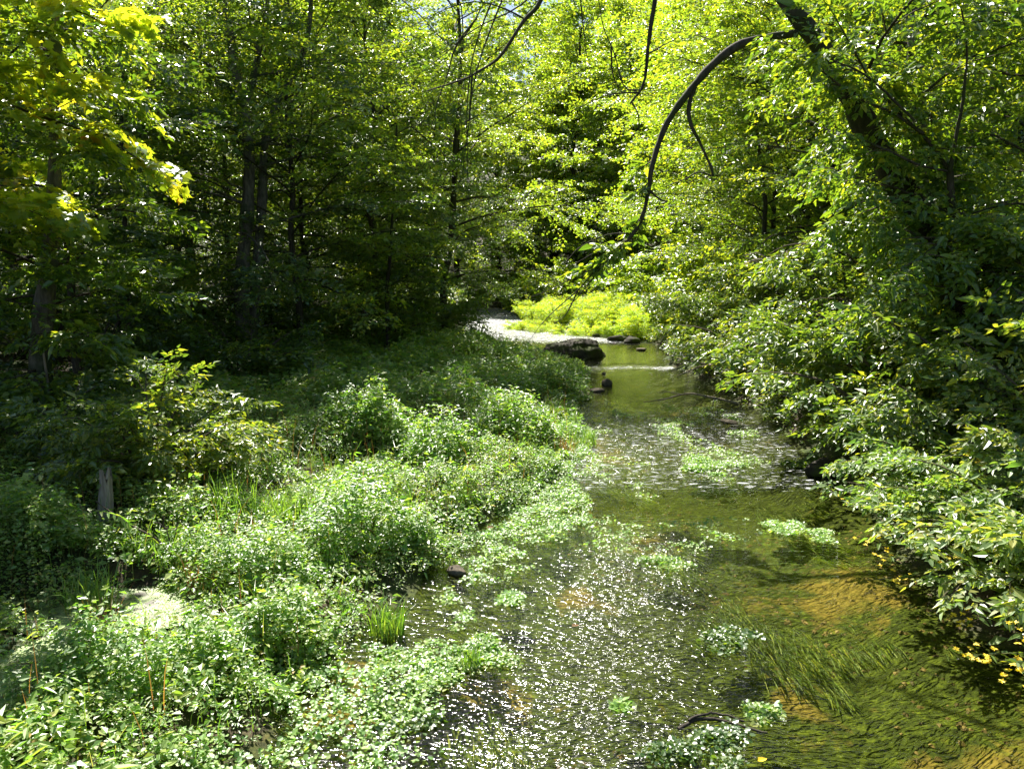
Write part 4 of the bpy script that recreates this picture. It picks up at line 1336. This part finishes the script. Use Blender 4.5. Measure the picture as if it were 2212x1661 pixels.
p = at_z(1236, 772)
rock('boulder', 'large dark mossy boulder sitting in the stream at the bend', 'boulder', (p[0], p[1] + 0.6, 0.02), (1.28, 0.9, 0.66), 4, rot=0.2)
for i, (u, v, dx, dy, dz, lab, mt) in enumerate([
        (1168, 767, 0.42, 0.3, 0.16, 'flat dark stone wedged against the upstream side of the boulder', 'rock'), (1152, 769, 0.22, 0.2, 0.13, 'small dark stone next to the flat stone at the boulder', 'rock'),
        (1285, 766, 0.30, 0.3, 0.22, 'low rounded rock at the foot of the boulder', 'rock'), (1335, 737, 0.55, 0.3, 0.22, 'long dark rock lying along the meadow edge', 'rock'),
        (1288, 728, 0.25, 0.2, 0.16, 'small black rock in the white riffle beside the meadow', 'rock'), (1365, 741, 0.4, 0.3, 0.24, 'blocky dark rock beside the long meadow edge rock', 'rock'),
        (1312, 831, 0.17, 0.14, 0.13, 'dark wet stone off the tip of the narrow bank', 'stone'), (1304, 808, 0.08, 0.07, 0.05, 'little dark stone just below the riffle', 'stone'),
        (1385, 757, 0.22, 0.15, 0.10, 'low stone breaking the smooth pool by the boulder', 'stone'), (1772, 1022, 0.26, 0.22, 0.18, 'black rock in the shadow under the steep bank bushes', 'rock'),
        (1765, 925, 0.18, 0.15, 0.12, 'dark stone at the waterline of the steep bank', 'rock'), (985, 1238, 0.10, 0.08, 0.07, 'dark stone poking out of the watercress mat', 'stone'),
        (1290, 845, 0.22, 0.16, 0.07, 'pale flat stone at the gravel edge of the narrow bank', 'stone'), (1575, 912, 0.28, 0.14, 0.05, 'pale flat gravel stone in midstream', 'stone')]):
    q = at_z(u, v)
    rock('rock', lab, 'rock', (q[0], q[1], dz * 0.25), (dx, dy, dz), 20 + i, mat=mt, rot=i * 1.1)
# gravel on the bed
x, y = scatter(9000, -1.6, 5, 3.6, 20, rng)
keep = (x > edge_l(y) - 0.1) & (x < edge_r(y) + 0.05) & (vnoise(x, y, 1.2, 91) > 0.1)
x, y = x[keep], y[keep]
n = len(x)
OCT = (np.array([[1, 0, 0], [0.2, 0.8, 0.1], [-0.9, 0.2, 0], [-0.1, -0.8, 0], [0.1, 0.1, 0.5]]), np.array([[0, 1, 4], [1, 2, 4], [2, 3, 4], [3, 0, 4]]))
a = rng.uniform(0, 2 * PI, n)
pm = leaf_mat('gravel_stone', [(0.0, (0.05, 0.035, 0.012)), (0.6, (0.17, 0.115, 0.04)), (1.0, (0.32, 0.24, 0.11))], [(0, (0, 0, 0)), (1, (0, 0, 0))], rough=0.7, spec=0.3)
gv = mk('gravel', [leaves(np.stack([x, y, height(x, y) - 0.004], -1), np.stack([np.cos(a), np.sin(a), 0 * a], -1), np.tile([0, 0, 1.0], (n, 1)) + rng.normal(0, 0.15, (n, 3)), rng.uniform(0.012, 0.045, n), OCT)], pm, smooth=False)
tag(gv, 'ochre gravel scattered over the stream bed', 'gravel', kind='stuff')


# ------------------------------------------------------------------ dead wood
def dead_branch(name, label, cat, lines, mat='dead', group=None):
    base = np.array(lines[0][0][0])
    o = thing(name, label, cat, base, group)
    for k, (P, r0, r1) in enumerate(lines):
        Pn = spline(P, 16)
        Pn = Pn + np.cumsum(np.random.default_rng(k).normal(0, 0.006, Pn.shape), axis=0)
        mk('stem' if k == 0 else 'side_twig', tube(Pn - base, np.linspace(r0, r1, 16), 6), M[mat], o)
    return o


dead_branch('fallen_branch', 'bare pale branch poking out from the steep bank beside the riffle', 'branch',
            [(px([(1640, 803), (1580, 795), (1520, 785), (1470, 775), (1437, 766)], [19, 19.5, 20, 20.5, 21]), 0.05, 0.016), (px([(1530, 787), (1495, 800), (1465, 812)], 20), 0.03, 0.012),
             (px([(1580, 795), (1545, 790), (1500, 796)], 19.6), 0.02, 0.008)])
dead_branch('fallen_branch', 'crooked bleached branch lying in the water below the smooth pool', 'branch',
            [(px([(1595, 872), (1545, 860), (1500, 850), (1470, 852), (1435, 862), (1390, 870)], [18.2, 18.4, 18.6, 18.5, 18.2, 17.9]), 0.035, 0.012), (px([(1545, 860), (1540, 880), (1538, 895)], 18.2), 0.015, 0.008),
             (px([(1470, 852), (1445, 848), (1425, 850)], 18.5), 0.015, 0.006)])
dead_branch('dead_limb', 'sun bleached dead limb caught among the trees over the steep bank', 'branch',
            [(px([(1735, 548), (1700, 552), (1660, 560), (1630, 562), (1605, 575)], 16.0), 0.06, 0.02), (px([(1700, 552), (1680, 572), (1640, 570), (1612, 558)], 15.9), 0.035, 0.012), (px([(1660, 560), (1640, 548), (1610, 556)], 16), 0.02, 0.008)])
q = on_ground(385, 1215)
dead_branch('bare_twig', 'thin bare branched twig slanting up in front of the bleached stump', 'branch',
            [(np.vstack([q, px([(372, 1195), (345, 1165), (300, 1140), (250, 1110), (207, 1086)], q[1])]), 0.014, 0.006), (px([(372, 1195), (365, 1160), (358, 1130), (356, 1115)], q[1]), 0.008, 0.004),
             (px([(375, 1190), (382, 1155), (395, 1120), (412, 1116)], q[1]), 0.006, 0.003), (px([(362, 1140), (345, 1132), (335, 1128)], q[1]), 0.005, 0.003)], 'twig')
q = on_ground(490, 1320)
dead_branch('rotten_stick', 'dark reddish rotten stick lying slantwise in the sunlit herbs', 'branch', [(px([(405, 1290), (440, 1312), (480, 1340), (495, 1352)], q[1] + 0.1), 0.022, 0.012)], 'bark_dark')
q = at_z(1555, 1572)
dead_branch('drift_debris', 'brown sodden debris caught on the broad dark watercress clump', 'debris',
            [(np.array([q + (-0.28, 0.0, -0.01), q + (-0.1, 0.1, 0.015), q + (0.12, 0.06, 0.01), q + (0.3, -0.05, -0.02)]), 0.014, 0.008), (np.array([q + (-0.2, 0.05, 0.02), q + (0.0, 0.12, 0.02), q + (0.2, 0.1, -0.01)]), 0.010, 0.006)], 'bark_dark')

# bleached stump
b = on_ground(222, 1120)
b = on_ground(222, 1135)
top = at_y(229, 1022, b[1])
b[2] -= 0.1
o = thing('stump', 'bleached broken stump standing at the edge of the shade', 'stump', b)
P = spline([b, b + (top - b) * 0.4 + (0.01, 0, 0), top], 14)
parts = tube(P - b, np.linspace(0.095, 0.055, 14) * (1 + 0.05 * np.random.default_rng(8).normal(size=14)), 14)
V = parts[0][0].reshape(14, 14, 3)
V[-1, :, 2] += np.random.default_rng(9).uniform(-0.10, 0.07, 14)
V[-2, :, 2] += np.random.default_rng(9).uniform(-0.03, 0.02, 14)
mk('trunk', [(V.reshape(-1, 3), parts[0][1])], M['dead'], o)
mk('splinter', tube(np.array([top + (0.02, -0.02, -0.05), top + (0.035, -0.02, 0.02), top + (0.04, -0.02, 0.07)]) - b, [0.03, 0.018, 0.004], 6), M['dead'], o)

# sapling with pinnate leaves before the stump
b = on_ground(150, 1190)
o = thing('pinnate_sapling', 'small sapling with long feathered leaves in front of the stump', 'sapling', b)
crown = px([(150, 1150), (160, 1135)], b[1])
S0 = spline([b, b + (0.02, 0, 0.12), crown[1]], 8)
mk('stem', tube(S0 - b, np.linspace(0.010, 0.006, 8), 5), M['stem'], o)
g = np.random.default_rng(3)
for k, pth in enumerate([[(160, 1135), (200, 1105), (250, 1112), (275, 1128)], [(160, 1135), (190, 1135), (235, 1138)], [(158, 1138), (140, 1115), (110, 1100)], [(160, 1136), (175, 1150), (210, 1158)], [(155, 1140), (120, 1135), (90, 1150)]]):
    R = spline(px(pth, b[1] - 0.05 * k), 12)
    lf = mk('frond', tube(R - b, np.linspace(0.004, 0.002, 12), 4), M['stem'], o)
    tg = unit(np.gradient(R, axis=0))
    side = np.cross(tg, [0, 0, 1.0])
    PP = np.vstack([R[1:], R[1:], R[-1:]]) - b
    DD = np.vstack([tg[1:] * 0.6 + side[1:], tg[1:] * 0.6 - side[1:], tg[-1:]])
    DD[:, 2] -= 0.15
    mk('leaflets', [leaves(PP, DD, np.tile([0, 0, 1.0], (len(PP), 1)) + g.normal(0, 0.2, (len(PP), 3)), np.full(len(PP), 0.085), LANCE)], M['herb'], lf, smooth=False)

# yellow flowered plants on the steep bank margin
HEADS = [(1845, 1078, 9.2, 'yellow flowered stem reaching furthest over the water under the bushes'), (1872, 1088, 9.0, 'short yellow flowered stem beside the furthest reaching one'),
         (1882, 1172, 7.9, 'bushy yellow flowered stem at the upper corner of the silvery bush'), (1905, 1205, 7.5, 'low yellow flowered stem dipping to the sandy shallow'),
         (1942, 1248, 7.1, 'orange yellow flower spray hanging just above the sandy shallow'), (2095, 985, 8.2, 'tall orange yellow flower spray high on the silvery bush'),
         (2112, 1003, 8.0, 'yellow flower spray just under the tall orange one'), (2195, 1365, 5.9, 'yellow flower stem in the dark hollow of the bush'),
         (2082, 1335, 6.4, 'loose yellow flower stem at the edge of the dark hollow'), (2095, 1415, 6.0, 'small yellow flower stem low over the weedy water'),
         (2155, 1425, 5.8, 'paired yellow flower heads near the weedy water'), (2205, 1448, 5.6, 'dense yellow flower head at the lowest bush tip'), (2040, 1200, 7.2, 'single yellow flower stem amid the silvery leaves')]
for i, (u, v, y, lab) in enumerate(HEADS):
    g = np.random.default_rng(200 + i)
    y -= 0.55
    h = at_y(u, v, y)
    bx = max(edge_r(np.array([y]))[0] + 0.25, h[0] + 0.25)
    b = np.array([bx, y + 0.15, gz(bx, y + 0.15)])
    o = thing('flowering_plant', lab, 'flower', b)
    S0 = spline([b, b + (0.0, 0, 0.35 * max(0.3, h[2])) + (h - b) * (0.3, 0.3, 0.2), h], 14)
    mk('stem', tube(S0 - b, np.linspace(0.007, 0.003, 14), 5), M['stem'], o)
    tg = unit(np.gradient(S0, axis=0))
    idx = np.repeat(np.arange(3, 13), 2)
    a = g.uniform(0, 2 * PI, len(idx))
    DD = np.stack([np.cos(a), np.sin(a), np.full(len(a), -0.1)], -1)
    mk('leaves', [leaves(S0[idx] - b, DD, np.tile([0, 0, 1.0], (len(idx), 1)) + g.normal(0, 0.3, (len(idx), 3)), g.uniform(0.07, 0.13, len(idx)), LANCE)], M['shrub'], o, smooth=False)
    nh = int(g.integers(6, 11))
    cen = h + g.normal(0, 0.05, (nh, 3)) * (1.3, 1, 0.9)
    for c in cen:
        k = 9
        a = np.arange(k) * 2 * PI / k
        DD = np.stack([np.cos(a), np.sin(a), g.normal(0.1, 0.3, k)], -1)
        tilt = g.normal(0, 0.5, 3) + np.array([-0.2, -0.5, 1.0])
        fl_ = mk('flower_head', [leaves(np.tile(c - b, (k, 1)), DD, np.tile(tilt, (k, 1)), np.full(k, 0.027), shape_rhomb(w=0.5, fold=0.02))], M['flower'], o, smooth=False)

# drifting leaves on the stream
for i, (u, v, s, lab) in enumerate([(1637, 1643, 0.05, 'single yellow leaf drifting on the dark weedy water'), (1052, 1140, 0.06, 'orange fallen leaf caught at the top of the watercress mat'),
                                    (1235, 1352, 0.05, 'dark curled leaf floating in the open ripples')]):
    p = at_z(u, v, 0.02 if i != 1 else 0.16)
    V, Fa = leaves(np.zeros((1, 3)), np.array([[0.8, 0.4, 0.05]]), np.array([[0, -0.2, 1.0]]), np.array([s * 1.6]), OVATE)
    o = mk('fallen_leaf', [(V, Fa)], M['flower'] if i == 0 else M['dry'], loc=tuple(p), smooth=False)
    sol = o.modifiers.new('thick', 'SOLIDIFY')
    sol.thickness = 0.001
    tag(o, lab, 'leaf')
